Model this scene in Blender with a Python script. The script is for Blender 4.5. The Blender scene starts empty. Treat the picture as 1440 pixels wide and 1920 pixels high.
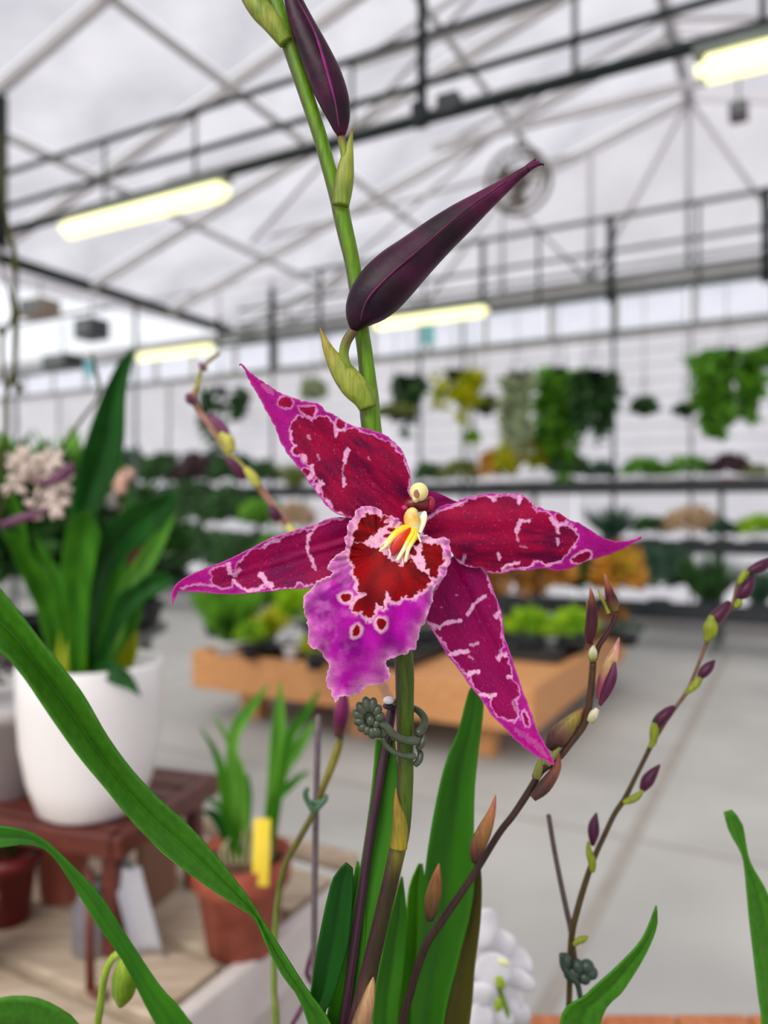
import bpy, bmesh, math, random
import numpy as np
from mathutils import Vector, Matrix
from mathutils.geometry import delaunay_2d_cdt
random.seed(7); rng = np.random.default_rng(7)
SC = bpy.context.scene; COL = SC.collection
# ---------------- camera, sky, sun, exposure ----------------
H = 1.30; F = 1440.0; D0 = 0.28
PHI = math.atan(780/1440); SP, CP = math.sin(PHI), math.cos(PHI)
cam = bpy.data.cameras.new('camera'); co = bpy.data.objects.new('camera', cam); COL.objects.link(co)
co.location = (0, 0, H); co.rotation_euler = (math.pi/2, 0, 0)
cam.sensor_fit = 'HORIZONTAL'; cam.sensor_width = 36; cam.lens = 36; cam.clip_start = .01; cam.clip_end = 200
cam.dof.use_dof = True; cam.dof.focus_distance = D0; cam.dof.aperture_fstop = 7.8
SC.camera = co
W = bpy.data.worlds.new('overcast'); SC.world = W; W.use_nodes = True
bg = W.node_tree.nodes['Background']; bg.inputs[0].default_value = (.93, .95, 1, 1); bg.inputs[1].default_value = 1.12
sd = bpy.data.lights.new('sun', 'SUN'); sd.energy = 5.0; sd.angle = math.radians(50); sd.color = (1, .98, .94)
so = bpy.data.objects.new('sun', sd); COL.objects.link(so); so.rotation_euler = (math.radians(38), math.radians(-28), 0)
vs = SC.view_settings; vs.view_transform = 'Standard'; vs.look = 'None'; vs.gamma = 1; vs.use_curve_mapping = False; vs.exposure = 0.03
SC.cycles.use_denoising = True; SC.cycles.max_bounces = 10; SC.cycles.transparent_max_bounces = 12
# ---------------- helpers ----------------
def P(px, py, d=D0): return Vector(((px-720)/F*d, d, H+(960-py)/F*d))       # a picture point at its real distance
def B(a, b, z): return Vector((a*SP+b*CP, a*CP-b*SP, z))                    # building axes: a into depth, b to the right
def bOf(px, a):
    k = (px-720)/F; return a*(k*CP-SP)/(CP+k*SP)
def zOf(px, py, a):
    b = bOf(px, a); return H+(960-py)/F*(a*CP-b*SP)
RB = Matrix.Rotation(-PHI, 3, 'Z')                                          # local x = right along wall, y = depth
def lin(c):
    return tuple(((x/255)/12.92 if x/255 <= .04045 else ((x/255+.055)/1.055)**2.4) for x in c)
MATS = {}
def mat(name, c, rough=.5, c2=None, scale=20, bump=0, trans=0, metal=0, stretch=(1, 1, 1), attr=False, spec=.5, sheen=0, coord='Object', detail=4, coat=0, ctr=.5):
    if name in MATS: return MATS[name]
    m = bpy.data.materials.new(name); m.use_nodes = True; nt = m.node_tree; N = nt.nodes; L = nt.links
    p = N['Principled BSDF']; out = N['Material Output']
    p.inputs['Roughness'].default_value = rough; p.inputs['Metallic'].default_value = metal
    p.inputs['Specular IOR Level'].default_value = spec
    p.inputs['Sheen Weight'].default_value = sheen; p.inputs['Coat Weight'].default_value = coat
    tc = N.new('ShaderNodeTexCoord'); mp = N.new('ShaderNodeMapping'); mp.inputs['Scale'].default_value = stretch
    L.new(tc.outputs[coord], mp.inputs[0])
    nz = N.new('ShaderNodeTexNoise'); nz.inputs['Scale'].default_value = scale; nz.inputs['Detail'].default_value = detail
    L.new(mp.outputs[0], nz.inputs[0])
    if attr:
        at = N.new('ShaderNodeAttribute'); at.attribute_name = 'Col'; src = at.outputs['Color']
        if c2 is not None:
            mx = N.new('ShaderNodeMix'); mx.data_type = 'RGBA'; mx.blend_type = 'MULTIPLY'; mx.inputs[0].default_value = 1
            rp = N.new('ShaderNodeValToRGB'); rp.color_ramp.elements[0].position = .3; rp.color_ramp.elements[1].position = .7
            rp.color_ramp.elements[0].color = (*c2, 1); rp.color_ramp.elements[1].color = (1.1, 1.1, 1.1, 1)
            L.new(nz.outputs[0], rp.inputs[0]); L.new(src, mx.inputs[6]); L.new(rp.outputs[0], mx.inputs[7]); src = mx.outputs[2]
    else:
        rp = N.new('ShaderNodeValToRGB'); rp.color_ramp.elements[0].position = ctr-.2; rp.color_ramp.elements[1].position = ctr+.2
        rp.color_ramp.elements[0].color = (*lin(c), 1); rp.color_ramp.elements[1].color = (*lin(c2 if c2 else c), 1)
        L.new(nz.outputs[0], rp.inputs[0]); src = rp.outputs[0]
    L.new(src, p.inputs['Base Color'])
    if bump:
        bp = N.new('ShaderNodeBump'); bp.inputs['Strength'].default_value = 1; bp.inputs['Distance'].default_value = bump
        L.new(nz.outputs[0], bp.inputs['Height']); L.new(bp.outputs[0], p.inputs['Normal'])
    if trans:
        t = N.new('ShaderNodeBsdfTranslucent'); L.new(src, t.inputs[0]); ms = N.new('ShaderNodeMixShader'); ms.inputs[0].default_value = trans
        L.new(p.outputs[0], ms.inputs[1]); L.new(t.outputs[0], ms.inputs[2]); L.new(ms.outputs[0], out.inputs[0])
    MATS[name] = m; return m
def panel_mat(name, c, clear, c2=None, scale=1.5):
    m = mat(name, c, .45, c2 or c, scale, trans=.75, spec=.2); nt = m.node_tree; N = nt.nodes
    tr = N.new('ShaderNodeBsdfTransparent'); ms = N.new('ShaderNodeMixShader'); ms.inputs[0].default_value = clear
    o = N['Material Output']; prev = o.inputs[0].links[0].from_socket
    nt.links.new(prev, ms.inputs[1]); nt.links.new(tr.outputs[0], ms.inputs[2]); nt.links.new(ms.outputs[0], o.inputs[0]); return m
def emit_mat(name, c, s):
    m = bpy.data.materials.new(name); m.use_nodes = True; p = m.node_tree.nodes['Principled BSDF']
    p.inputs['Base Color'].default_value = (.8, .8, .7, 1); p.inputs['Emission Color'].default_value = (*lin(c), 1); p.inputs['Emission Strength'].default_value = s; return m
def meta(o, label=None, cat=None, group=None, kind=None):
    if label: o['label'] = label
    if cat: o['category'] = cat
    if group: o['group'] = group
    if kind: o['kind'] = kind
    return o
def empty(name, loc, label, cat, group=None, rz=0):
    o = bpy.data.objects.new(name, None); COL.objects.link(o); o.location = loc; o.rotation_euler = (0, 0, rz); o.empty_display_size = .05
    o['wp'] = 1; meta(o, label, cat, group); return o
def origin(o):
    v = Vector((0, 0, 0))
    while o is not None: v = v+o.location; o = o.parent
    return v
def link(name, me, m, parent=None, world=True, smooth=True, label=None):
    """verts are in world space when world=True and are moved to the parent's frame"""
    if world and parent is not None:
        t = origin(parent); me.transform(Matrix.Translation(-t))
    if m is not None:
        me.materials.clear(); me.materials.append(m)
    if smooth: me.polygons.foreach_set('use_smooth', [True]*len(me.polygons))
    o = bpy.data.objects.new(name, me); COL.objects.link(o)
    if parent is not None: o.parent = parent
    if label: o['label'] = label
    return o
def mesh(verts, faces, cols=None, name='m'):
    me = bpy.data.meshes.new(name); me.from_pydata([tuple(v) for v in verts], [], faces); me.update()
    if cols is not None:
        at = me.color_attributes.new('Col', 'FLOAT_COLOR', 'POINT')
        a = np.ones((len(verts), 4), np.float32); a[:, :3] = cols; at.data.foreach_set('color', a.ravel())
    return me
def cat_rom(pts, n):
    pts = np.array(pts, float); k = len(pts)
    seg = np.r_[0, np.cumsum(np.maximum(1e-9, np.linalg.norm(np.diff(pts[:, :2], axis=0), axis=1)))]
    t = np.linspace(0, seg[-1], n); i = np.clip(np.searchsorted(seg, t, side='right')-1, 0, k-2)
    u = ((t-seg[i])/(seg[i+1]-seg[i]))[:, None]
    p0 = pts[np.maximum(i-1, 0)]; p1 = pts[i]; p2 = pts[i+1]; p3 = pts[np.minimum(i+2, k-1)]
    q = .5*((2*p1)+(-p0+p2)*u+(2*p0-5*p1+4*p2-p3)*u*u+(-p0+3*p1-3*p2+p3)*u**3)
    return q
def loft(path, n=24, sides=12, flat=1.0, ribs=0, ribamp=0, d=D0, cols=None):
    """path rows: world x,y,z,r[, colour r,g,b]; a smooth tapering body"""
    p = np.array(path, float); q = cat3(p, n); V = []; C = []
    up = Vector((0, 1, 0)); Fc = []
    for i in range(n):
        a = Vector(q[max(i-1, 0), :3]); b = Vector(q[min(i+1, n-1), :3]); t = (b-a).normalized()
        s = t.cross(up)
        s = s.normalized() if s.length > 1e-4 else Vector((1, 0, 0))
        w = t.cross(s).normalized()
        for j in range(sides):
            an = 2*math.pi*j/sides; r = max(q[i, 3], 1e-5)*(1+(ribamp*math.cos(ribs*an) if ribs else 0))
            V.append(Vector(q[i, :3])+s*math.cos(an)*r+w*math.sin(an)*r*flat)
            if q.shape[1] > 4: C.append(np.clip(q[i, 4:7], 0, 1))
    for i in range(n-1):
        for j in range(sides):
            k = (j+1) % sides; Fc.append((i*sides+j, i*sides+k, (i+1)*sides+k, (i+1)*sides+j))
    Fc.append(tuple(range(sides))[::-1]); Fc.append(tuple((n-1)*sides+j for j in range(sides)))
    return mesh(V, Fc, np.array(C) if C else None)
def cat3(pts, n):
    k = len(pts); seg = np.r_[0, np.cumsum(np.maximum(1e-9, np.linalg.norm(np.diff(pts[:, :3], axis=0), axis=1)))]
    t = np.linspace(0, seg[-1], n); i = np.clip(np.searchsorted(seg, t, side='right')-1, 0, k-2)
    u = ((t-seg[i])/(seg[i+1]-seg[i]))[:, None]
    p0 = pts[np.maximum(i-1, 0)]; p1 = pts[i]; p2 = pts[i+1]; p3 = pts[np.minimum(i+2, k-1)]
    return .5*((2*p1)+(-p0+p2)*u+(2*p0-5*p1+4*p2-p3)*u*u+(-p0+3*p1-3*p2+p3)*u**3)
def pxpath(rows, d, cvt=None):
    """rows (px, py, r_px[, dd]) -> world rows; d a number or (d_start, d_end)"""
    out = []; n = len(rows)
    for i, r in enumerate(rows):
        x, y, w = r[:3]
        if cvt: x, y, w = cvt(x, y, w)
        dd = d if not isinstance(d, tuple) else d[0]+(d[1]-d[0])*i/(n-1)
        if len(r) > 3 and not isinstance(r[3], tuple): dd += r[3]
        v = P(x, y, dd); row = [v.x, v.y, v.z, w/F*dd]
        if isinstance(r[-1], tuple): row += list(lin(r[-1]))
        out.append(row)
    return out
def tube(rows, d, cvt=None, n=None, sides=12, **k): return loft(pxpath(rows, d, cvt), n or max(8, 6*len(rows)), sides, **k)
def zoomer(x0, y0, s):
    f = lambda x, y, w=0: (x0+x/s, y0+y/s, w/s); f.pts = lambda L: [(x0+p[0]/s, y0+p[1]/s) for p in L]; return f
r1 = zoomer(300, 660, 2.88); r2 = zoomer(540, 860, 3.6); r3 = zoomer(780, 880, 3.273); rc = zoomer(700, 880, 7.2)
rl = zoomer(0, 640, 3.0); rb = zoomer(0, 1200, 2.0); rd = zoomer(560, 1200, 2.6673); re_ = zoomer(960, 1060, 4.8)
rg = zoomer(960, 1020, 2.1333); rk = zoomer(640, 1280, 7.2); r4 = zoomer(440, 0, 2.3417)
def solid(o, th):
    md = o.modifiers.new('thickness', 'SOLIDIFY'); md.thickness = th; md.offset = 0; return o
def vein_mat(m):
    nm = m.name+'_veined'
    if nm in MATS: return MATS[nm]
    q = m.copy(); q.name = nm; nt = q.node_tree; N = nt.nodes; rp = next(n for n in N if n.type == 'VALTORGB')
    tg = [l.to_socket for l in rp.outputs[0].links]
    at = N.new('ShaderNodeAttribute'); at.attribute_name = 'Col'; mx = N.new('ShaderNodeMix'); mx.data_type = 'RGBA'; mx.blend_type = 'MULTIPLY'; mx.inputs[0].default_value = 1
    nt.links.new(rp.outputs[0], mx.inputs[6]); nt.links.new(at.outputs['Color'], mx.inputs[7])
    for t in tg: nt.links.new(mx.outputs[2], t)
    MATS[nm] = q; return q
def blade(Lp, Rp, d, cvt=None, nu=28, nv=13, fold=.0, name='leaf', m=None, parent=None, th=.0006, wave=0, cup=0, label=None):
    if cvt: Lp = cvt.pts(Lp); Rp = cvt.pts(Rp)
    a = cat_rom(Lp, nu); b = cat_rom(Rp, nu); V = []; Fc = []
    for i in range(nu):
        u = i/(nu-1)
        dd = np.interp(u, np.linspace(0, 1, len(d)), d) if isinstance(d, (tuple, list)) else d
        for j in range(nv):
            v = j/(nv-1); x, y = a[i]*(1-v)+b[i]*v
            w = np.linalg.norm(a[i]-b[i])/F*dd
            V.append(P(x, y, dd+fold*w*(1-abs(2*v-1))+cup*w*(2*v-1)**2+wave*math.sin(u*17+v*3)))
    for i in range(nu-1):
        for j in range(nv-1):
            k = i*nv+j; Fc.append((k, k+1, k+nv+1, k+nv))
    vj = np.tile(np.arange(nv)/(nv-1), nu); ui = np.repeat(np.arange(nu)/(nu-1), nv)
    g = 1+.07*np.sin(vj*37+1)*np.cos(vj*11)-.24*np.exp(-((vj-.5)*9)**2)+.22*np.exp(-((vj-.6)*14)**2)+.25*(np.abs(2*vj-1) > .96)+.08*np.sin(ui*13+vj*5)
    c = np.stack([g*(1+.15*(1-ui)), g, g*.9], 1)
    o = link(name, mesh(V, Fc, c), vein_mat(m), parent, label=label); return solid(o, th)
def cube_me(sx, sy, sz, bev=0, cz=None, c=(0, 0, 0)):
    bm = bmesh.new(); bmesh.ops.create_cube(bm, size=1); bmesh.ops.scale(bm, verts=bm.verts, vec=(sx, sy, sz))
    bmesh.ops.translate(bm, verts=bm.verts, vec=(c[0], c[1], (sz/2 if cz is None else cz)+c[2]))
    if bev: bmesh.ops.bevel(bm, geom=bm.edges[:], offset=bev, segments=2, affect='EDGES', profile=.5)
    me = bpy.data.meshes.new('b'); bm.to_mesh(me); bm.free(); return me
def lathe_me(prof, n=28):
    V = []; Fc = []
    for r, z in prof:
        for j in range(n): V.append((r*math.cos(2*math.pi*j/n), r*math.sin(2*math.pi*j/n), z))
    for i in range(len(prof)-1):
        for j in range(n):
            k = (j+1) % n; Fc.append((i*n+j, i*n+k, (i+1)*n+k, (i+1)*n+j))
    Fc.append(tuple(range(n))[::-1])
    if prof[-1][0] > 0: Fc.append(tuple((len(prof)-1)*n+j for j in range(n)))
    return mesh(V, Fc)
def rod(p, q, r, sides=8):
    p = Vector(p); q = Vector(q); t = (q-p).normalized(); s = t.cross(Vector((0, 0, 1)))
    s = s.normalized() if s.length > 1e-3 else Vector((1, 0, 0)); w = t.cross(s); V = []
    for c in (p, q):
        for j in range(sides):
            a = 2*math.pi*(j+.5)/sides; V.append(c+s*math.cos(a)*r+w*math.sin(a)*r)
    Fc = [(j, (j+1) % sides, sides+(j+1) % sides, sides+j) for j in range(sides)]
    Fc += [tuple(range(sides))[::-1], tuple(range(sides, 2*sides))]
    return mesh(V, Fc)
def ball(c, rx, ry, rz, rot=None, seg=16, cols=None):
    bm = bmesh.new(); bmesh.ops.create_uvsphere(bm, u_segments=seg, v_segments=max(6, seg*2//3), radius=1)
    M = Matrix.Translation(c) @ (rot.to_4x4() if rot else Matrix.Identity(4)) @ Matrix.Diagonal((rx, ry, rz, 1))
    bmesh.ops.transform(bm, matrix=M, verts=bm.verts); me = bpy.data.meshes.new('s'); bm.to_mesh(me); bm.free(); return me
def join(mes):
    bm = bmesh.new()
    for m_ in mes: bm.from_mesh(m_)
    me = bpy.data.meshes.new('j'); bm.to_mesh(me); bm.free(); return me
# ---------------- 2-D pattern tools for the petals ----------------
def vnoise(x, y, s, seed=0):
    x = x/s; y = y/s; xi = np.floor(x).astype(int); yi = np.floor(y).astype(int); fx = x-xi; fy = y-yi
    fx = fx*fx*(3-2*fx); fy = fy*fy*(3-2*fy)
    def h(a, b):
        v = np.sin(a*127.1+b*311.7+seed*74.7)*43758.5453; return v-np.floor(v)
    return (h(xi, yi)*(1-fx)+h(xi+1, yi)*fx)*(1-fy)+(h(xi, yi+1)*(1-fx)+h(xi+1, yi+1)*fx)*fy
def sdpoly(X, Y, poly):
    p = np.array(poly, float); d = np.full(X.shape, 1e9); ins = np.zeros(X.shape, bool); n = len(p)
    for i in range(n):
        ax, ay = p[i]; bx, by = p[(i+1) % n]; ex, ey = bx-ax, by-ay
        t = np.clip(((X-ax)*ex+(Y-ay)*ey)/(ex*ex+ey*ey+1e-9), 0, 1)
        d = np.minimum(d, np.hypot(X-ax-t*ex, Y-ay-t*ey))
        c = ((ay > Y) != (by > Y)) & (X < (bx-ax)*(Y-ay)/(by-ay+1e-12)+ax); ins ^= c
    return np.where(ins, -d, d)
def sdline(X, Y, pl):
    p = np.array(pl, float); d = np.full(X.shape, 1e9)
    for i in range(len(p)-1):
        ax, ay = p[i]; ex, ey = p[i+1]-p[i]; t = np.clip(((X-ax)*ex+(Y-ay)*ey)/(ex*ex+ey*ey+1e-9), 0, 1)
        d = np.minimum(d, np.hypot(X-ax-t*ex, Y-ay-t*ey))
    return d
def ell(cx, cy, rx, ry, rot=0, n=18, j=.08):
    c, s = math.cos(math.radians(rot)), math.sin(math.radians(rot)); o = []
    for i in range(n):
        a = 2*math.pi*i/n; k = 1+j*math.sin(3*a+cx); x, y = rx*k*math.cos(a), ry*k*math.sin(a); o.append((cx+x*c-y*s, cy+x*s+y*c))
    return o
def sst(e0, e1, x):
    t = np.clip((x-e0)/(e1-e0), 0, 1); return t*t*(3-2*t)
def mixc(A, Bc, t): return A*(1-t[:, None])+Bc*t[:, None]
def lc(*c): return np.array(lin(c))
def sheet(outline, step, depth, color, frill=0, smooth_n=None):
    """triangulated sheet inside an outline (picture px), each point at depth(x, y, edge_distance)"""
    ol = cat_rom(outline+[outline[0]], smooth_n or int(sum(math.dist(outline[i], outline[(i+1) % len(outline)]) for i in range(len(outline)))/step))[:-1]
    if frill:
        nx = np.roll(ol, -1, 0)-np.roll(ol, 1, 0); nx = np.c_[nx[:, 1], -nx[:, 0]]/np.maximum(1e-6, np.linalg.norm(nx, axis=1))[:, None]
        ol = ol+nx*((vnoise(ol[:, 0], ol[:, 1], 7, 3)-.5)*2*frill+(vnoise(ol[:, 0], ol[:, 1], 3.2, 5)-.5)*frill)[:, None]
    x0, y0 = ol.min(0); x1, y1 = ol.max(0)
    gx, gy = np.meshgrid(np.arange(x0, x1, step), np.arange(y0, y1, step*.87)); gx[1::2] += step/2
    gx = gx.ravel()+rng.uniform(-.15, .15, gx.size)*step; gy = gy.ravel()+rng.uniform(-.15, .15, gy.size)*step
    s = sdpoly(gx, gy, ol); k = s < -.55*step; pts = np.r_[ol, np.c_[gx[k], gy[k]]]
    vv, _, ff, _, _, _ = delaunay_2d_cdt([Vector(p) for p in pts], [], [list(range(len(ol)))], 1, 1e-5)
    X = np.array([v.x for v in vv]); Y = np.array([v.y for v in vv]); s = np.minimum(sdpoly(X, Y, ol), 0)
    dd = depth(X, Y, s); V = np.c_[(X-720)/F*dd, dd, H+(960-Y)/F*dd]
    me = mesh(V, [tuple(f)[::-1] for f in ff], color(X, Y, s)); return me
# ---------------- materials ----------------
steel_dark = mat('dark_green_steel', (26, 34, 34), .6, (40, 48, 48), 3, spec=.2)
steel_grey = mat('weathered_grey_steel', (92, 98, 96), .5, (120, 126, 122), 3, spec=.25)
alu = mat('pale_aluminium', (176, 172, 172), .45, (196, 192, 192), 2)
concrete = mat('concrete_floor', (172, 171, 166), .6, (196, 194, 188), 1.3, bump=.0008, detail=8)
joint = mat('floor_joint', (156, 148, 140), .8, (172, 164, 156), 6)
roofp = panel_mat('translucent_roof_panel', (160, 157, 164), .50, (200, 197, 202), 1.2)
wallp = panel_mat('translucent_wall_panel', (218, 213, 215), .40, (236, 232, 234), 1.2)
glassp = panel_mat('window_pane', (225, 224, 235), .55, (245, 244, 250), 2)
wood = mat('pallet_wood', (190, 124, 70), .6, (224, 166, 108), 6, stretch=(1, 12, 12), bump=.001)
wood_old = mat('bench_wood', (168, 146, 122), .7, (206, 188, 164), 9, stretch=(1, 8, 8), bump=.001)
wood_white = mat('white_rail', (196, 186, 182), .6, (216, 208, 202), 12)
stoolw = mat('red_brown_stain', (74, 30, 22), .4, (108, 46, 34), 14, stretch=(1, 5, 5))
stoolw2 = mat('light_brown_wood', (120, 84, 62), .5, (142, 102, 78), 14)
terra = mat('terracotta', (140, 58, 38), .75, (172, 90, 66), 40, bump=.0005)
white_c = mat('white_ceramic', (232, 228, 226), .35, (240, 237, 236), 5)
blackpl = mat('black_plastic', (22, 27, 31), .45, (34, 40, 44), 12)
soil = mat('bark_mix', (52, 34, 24), .9, (100, 72, 50), 90, bump=.004)
plastic_g = mat('clip_plastic', (52, 60, 42), .3, (72, 82, 62), 220, bump=.00005, coord='Object')
clip2 = mat('green_clip_plastic', (52, 86, 60), .4, (72, 108, 80), 150)
def leafm(name, c, c2, tr=.3, rough=.42): return mat(name, c, rough, c2, 60, trans=tr, bump=.0003, stretch=(1, 1, .25), spec=.25)
G_main = leafm('leaf_fresh', (36, 100, 12), (60, 132, 22), .25)
G_big = mat('leaf_strap', (48, 108, 16), .4, (62, 126, 26), 420, trans=.2, bump=.00006, stretch=(1, 1, .6), spec=.25)
G_dark = leafm('leaf_dark', (8, 60, 6), (18, 88, 12), .22)
G_mid = leafm('leaf_mid', (40, 108, 10), (70, 142, 20), .35)
G_lite2 = leafm('leaf_underside', (92, 152, 60), (108, 166, 74), .2); G_lite = leafm('leaf_light', (90, 160, 50), (120, 186, 70), .45)
G_yel = leafm('leaf_yellow_green', (140, 160, 10), (180, 190, 30), .4)
G_olive = leafm('leaf_olive', (60, 60, 14), (84, 84, 24), .25)
stemm = mat('stem_skin', None, .4, (.58, .6, .5), 900, attr=True, bump=.0001, stretch=(1, 1, .15), spec=.3)
petalm = mat('petal_velvet', None, .5, (.78, .78, .8), 1500, attr=True, bump=.00018, trans=.2, spec=.12)
lipm = mat('lip_skin', None, .5, (.86, .86, .88), 1100, attr=True, bump=.0002, trans=.2, spec=.12)
budm = mat('bud_skin', None, .4, (.3, .28, .34), 170, attr=True, bump=.0004, stretch=(1, 1, 1), spec=.22)
waxm = mat('waxy', None, .35, (.93, .93, .9), 800, attr=True, bump=.00005)
lampm = emit_mat('lamp_tube_glow', (255, 250, 168), 1.45)
# ---------------- the greenhouse ----------------
BW, BL, BRR, BR = 9.0, -13.8, -4.0, 5.33
EAVE, RIDGE, R0 = 4.0, 5.85, -1.07
def bstruct(name, c, size, m, parent=None, bev=0, kind='structure'):
    """building-aligned box, centre (a,b,z), size (along b, along a, up)"""
    me = cube_me(size[0], size[1], size[2], bev, cz=0); me.transform(RB.to_4x4())
    o = bpy.data.objects.new(name, me); me.materials.append(m); COL.objects.link(o); o.location = B(*c)
    if parent is not None: o.parent = parent; o.location = B(*c)-origin(parent)
    elif kind: o['kind'] = kind
    return o
floor = bstruct('floor', ((BW+BRR)/2, (BL+BR)/2, -.05), (BR-BL+.2, BW-BRR+.2, .1), concrete)
for b_ in (-6.5, -4.3, .0, 2.2, 4.4): bstruct('joint', (2.5, b_, .0015), (.03, 13, .003), joint, floor)
# the wide joint that runs away past the display platform, and cross joints
q0 = P(1095, 1750, H*F/790); a_, b_ = q0.x*SP+q0.y*CP, q0.x*CP-q0.y*SP
bstruct('joint', (3.4, b_, .0015), (.05, 8.5, .003), joint, floor)
for a_ in (1.0, 3.15, 5.6): bstruct('joint', (a_, -4.2, .0012), (19, .025, .0024), joint, floor)
def wall(name, fixed, axis, lo, hi, z0, z1, nrow=(0, 1.65, 3.3), w=1.2, m=wallp, fr=True):
    """a wall of upright cladding sheets between slim posts; each sheet a piece"""
    root = bstruct(name, ((fixed+.03, (lo+hi)/2, .06) if axis == 'b' else ((lo+hi)/2, fixed-.03, .06)),
                   ((hi-lo, .06, .12) if axis == 'b' else (.06, hi-lo, .12)), alu)
    n = int((hi-lo)/w); w = (hi-lo)/n
    for i in range(n):
        c = lo+(i+.5)*w
        for k in range(len(nrow)-1):
            zc = (nrow[k]+nrow[k+1])/2; hh = nrow[k+1]-nrow[k]-.035
            if axis == 'b': bstruct('panel', (fixed, c, zc), (w-.03, .02, hh), m, root)
            else: bstruct('panel', (c, fixed, zc), (.02, w-.03, hh), m, root)
    for i in range(n+1):
        c = lo+i*w
        if i % 2 == 0:
            if axis == 'b': bstruct('post', (fixed-.02, c, z1/2), (.035, .04, z1), alu, root)
            else: bstruct('post', (c, fixed+.02, z1/2), (.04, .035, z1), alu, root)
    for zz in nrow[1:]:
        if axis == 'b': bstruct('rail', (fixed-.02, (lo+hi)/2, zz), (hi-lo, .04, .05), alu, root)
        else: bstruct('rail', ((lo+hi)/2, fixed+.02, zz), (.04, hi-lo, .05), alu, root)
    return root
wb = wall('wall_back', BW, 'b', BL, BR, 0, 3.3)
# fine wire grid fixed to the back wall below the windows
for k in range(9): bstruct('grid_wire', (BW-.06, (BL+BR)/2, 1.75+.17*k), (BR-BL, .008, .008), steel_grey, wb)
wall('wall_left', BL, 'a', BRR, BW, 0, 4.0, (0, 2, 4.0))
wall('wall_right', BR, 'a', BRR, BW, 0, 4.0, (0, 2, 4.0))
wall('wall_rear', BRR, 'b', BL, BR, 0, 4.0, (0, 2, 4.0))
# clerestory windows
nw = 12; ww = (BR-BL)/nw
for i in range(nw):
    c = BL+(i+.5)*ww
    w_ = bstruct('window_%d' % (i+1), (BW, c, 3.35), (ww, .07, .05), steel_grey)
    bstruct('frame', (BW, c, 3.79), (ww, .07, .05), steel_grey, w_)
    bstruct('mullion', (BW, c-ww/2+.03, 3.57), (.06, .06, .42), alu, w_)
    bstruct('mullion', (BW, c, 3.57), (.04, .05, .4), alu, w_)
    for s_ in (-1, 1): bstruct('pane', (BW, c+s_*ww*.25, 3.57), (ww*.45, .012, .37), glassp, w_)
bstruct('trim_1', (BW-.05, (BL+BR)/2, 3.9), (BR-BL, .08, .12), alu)
# roof: two bays of translucent panels
def slope(b0, z0, b1, z1, name):
    L_ = math.hypot(b1-b0, z1-z0); an = math.atan2(z1-z0, b1-b0)
    root = bstruct(name, ((BW+BRR)/2, b0, z0), (.10, BW-BRR, .10), steel_grey)
    na, ns = 10, 4; da = (BW-BRR)/na; ds = L_/ns
    M = RB.to_4x4() @ Matrix.Rotation(-an, 4, 'Y')
    pm = cube_me(ds-.05, da-.05, .012, cz=0); pm.transform(M); pm.materials.append(roofp)
    raf = cube_me(L_, .055, .09, cz=0); raf.transform(M); raf.materials.append(alu)
    pur = cube_me(.05, BW-BRR, .06, cz=0); pur.transform(M); pur.materials.append(alu)
    def put(nm, me, a, s, up):
        o = bpy.data.objects.new(nm, me); COL.objects.link(o)
        o.parent = root; o.location = B(a, b0+math.cos(an)*s-math.sin(an)*up, z0+math.sin(an)*s+math.cos(an)*up)-origin(root)
    for i in range(na):
        for j in range(ns): put('panel', pm, BRR+(i+.5)*da, (j+.5)*ds, .06)
    for i in range(na+1): put('rafter', raf, BRR+i*da, L_/2, -.02)
    for j in range(1, ns+1): put('purlin', pur, (BW+BRR)/2, j*ds-(.03 if j == ns else 0), .0)
slope(-7.47, EAVE, R0, RIDGE, 'ceiling'); slope(BR, EAVE, R0, RIDGE, 'ceiling.001')
slope(-7.47, EAVE, -13.8, RIDGE-.05, 'ceiling.002')
# gable end above the windows: clear panels and a pale truss
gb = bstruct('wall_gable', (BW, R0, 3.97), (12.8, .05, .05), alu)
for i in range(12):
    b0 = -7.47+i*12.8/12; b1 = b0+12.8/12
    def zt(b): return EAVE+(RIDGE-EAVE)*(1-abs(b-R0)/6.4)
    V = [B(BW+.02, b0+.02, 3.96), B(BW+.02, b1-.02, 3.96), B(BW+.02, b1-.02, max(3.98, zt(b1-.02))), B(BW+.02, b0+.02, max(3.98, zt(b0+.02)))]
    V += [v+B(.012, 0, 0) for v in V]
    link('panel', mesh(V, [(0, 1, 2, 3), (7, 6, 5, 4), (0, 4, 5, 1), (1, 5, 6, 2), (2, 6, 7, 3), (3, 7, 4, 0)]), wallp, gb, smooth=False)
    link('strut', rod(B(BW-.03, b1, 3.96), B(BW-.03, b1, max(4, zt(b1)-.04)), .028), alu, gb)
    link('strut', rod(B(BW-.03, b0, 3.96 if i % 2 else zt(b0)-.03), B(BW-.03, b1, zt(b1)-.05 if i % 2 else 3.96), .022), alu, gb)
for k, a in enumerate((5.6, 7.3)):   # pale collar ties and braces of the inner roof frames
    t_ = bstruct('beam', (a, R0, RIDGE-.75), (4.6, .05, .07), alu)
    for s_ in (-1, 1):
        link('brace', rod(B(a, R0+s_*2.2, RIDGE-.75), B(a, R0, RIDGE-.1), .022), alu, t_)
        link('brace', rod(B(a, R0+s_*4.4, RIDGE-1.32), B(a+1.6, R0+s_*1.2, RIDGE-.4), .022), alu, t_)
        link('brace', rod(B(a, R0+s_*1.0, RIDGE-.4), B(a+1.6, R0+s_*4.6, RIDGE-1.38), .022), alu, t_)
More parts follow.
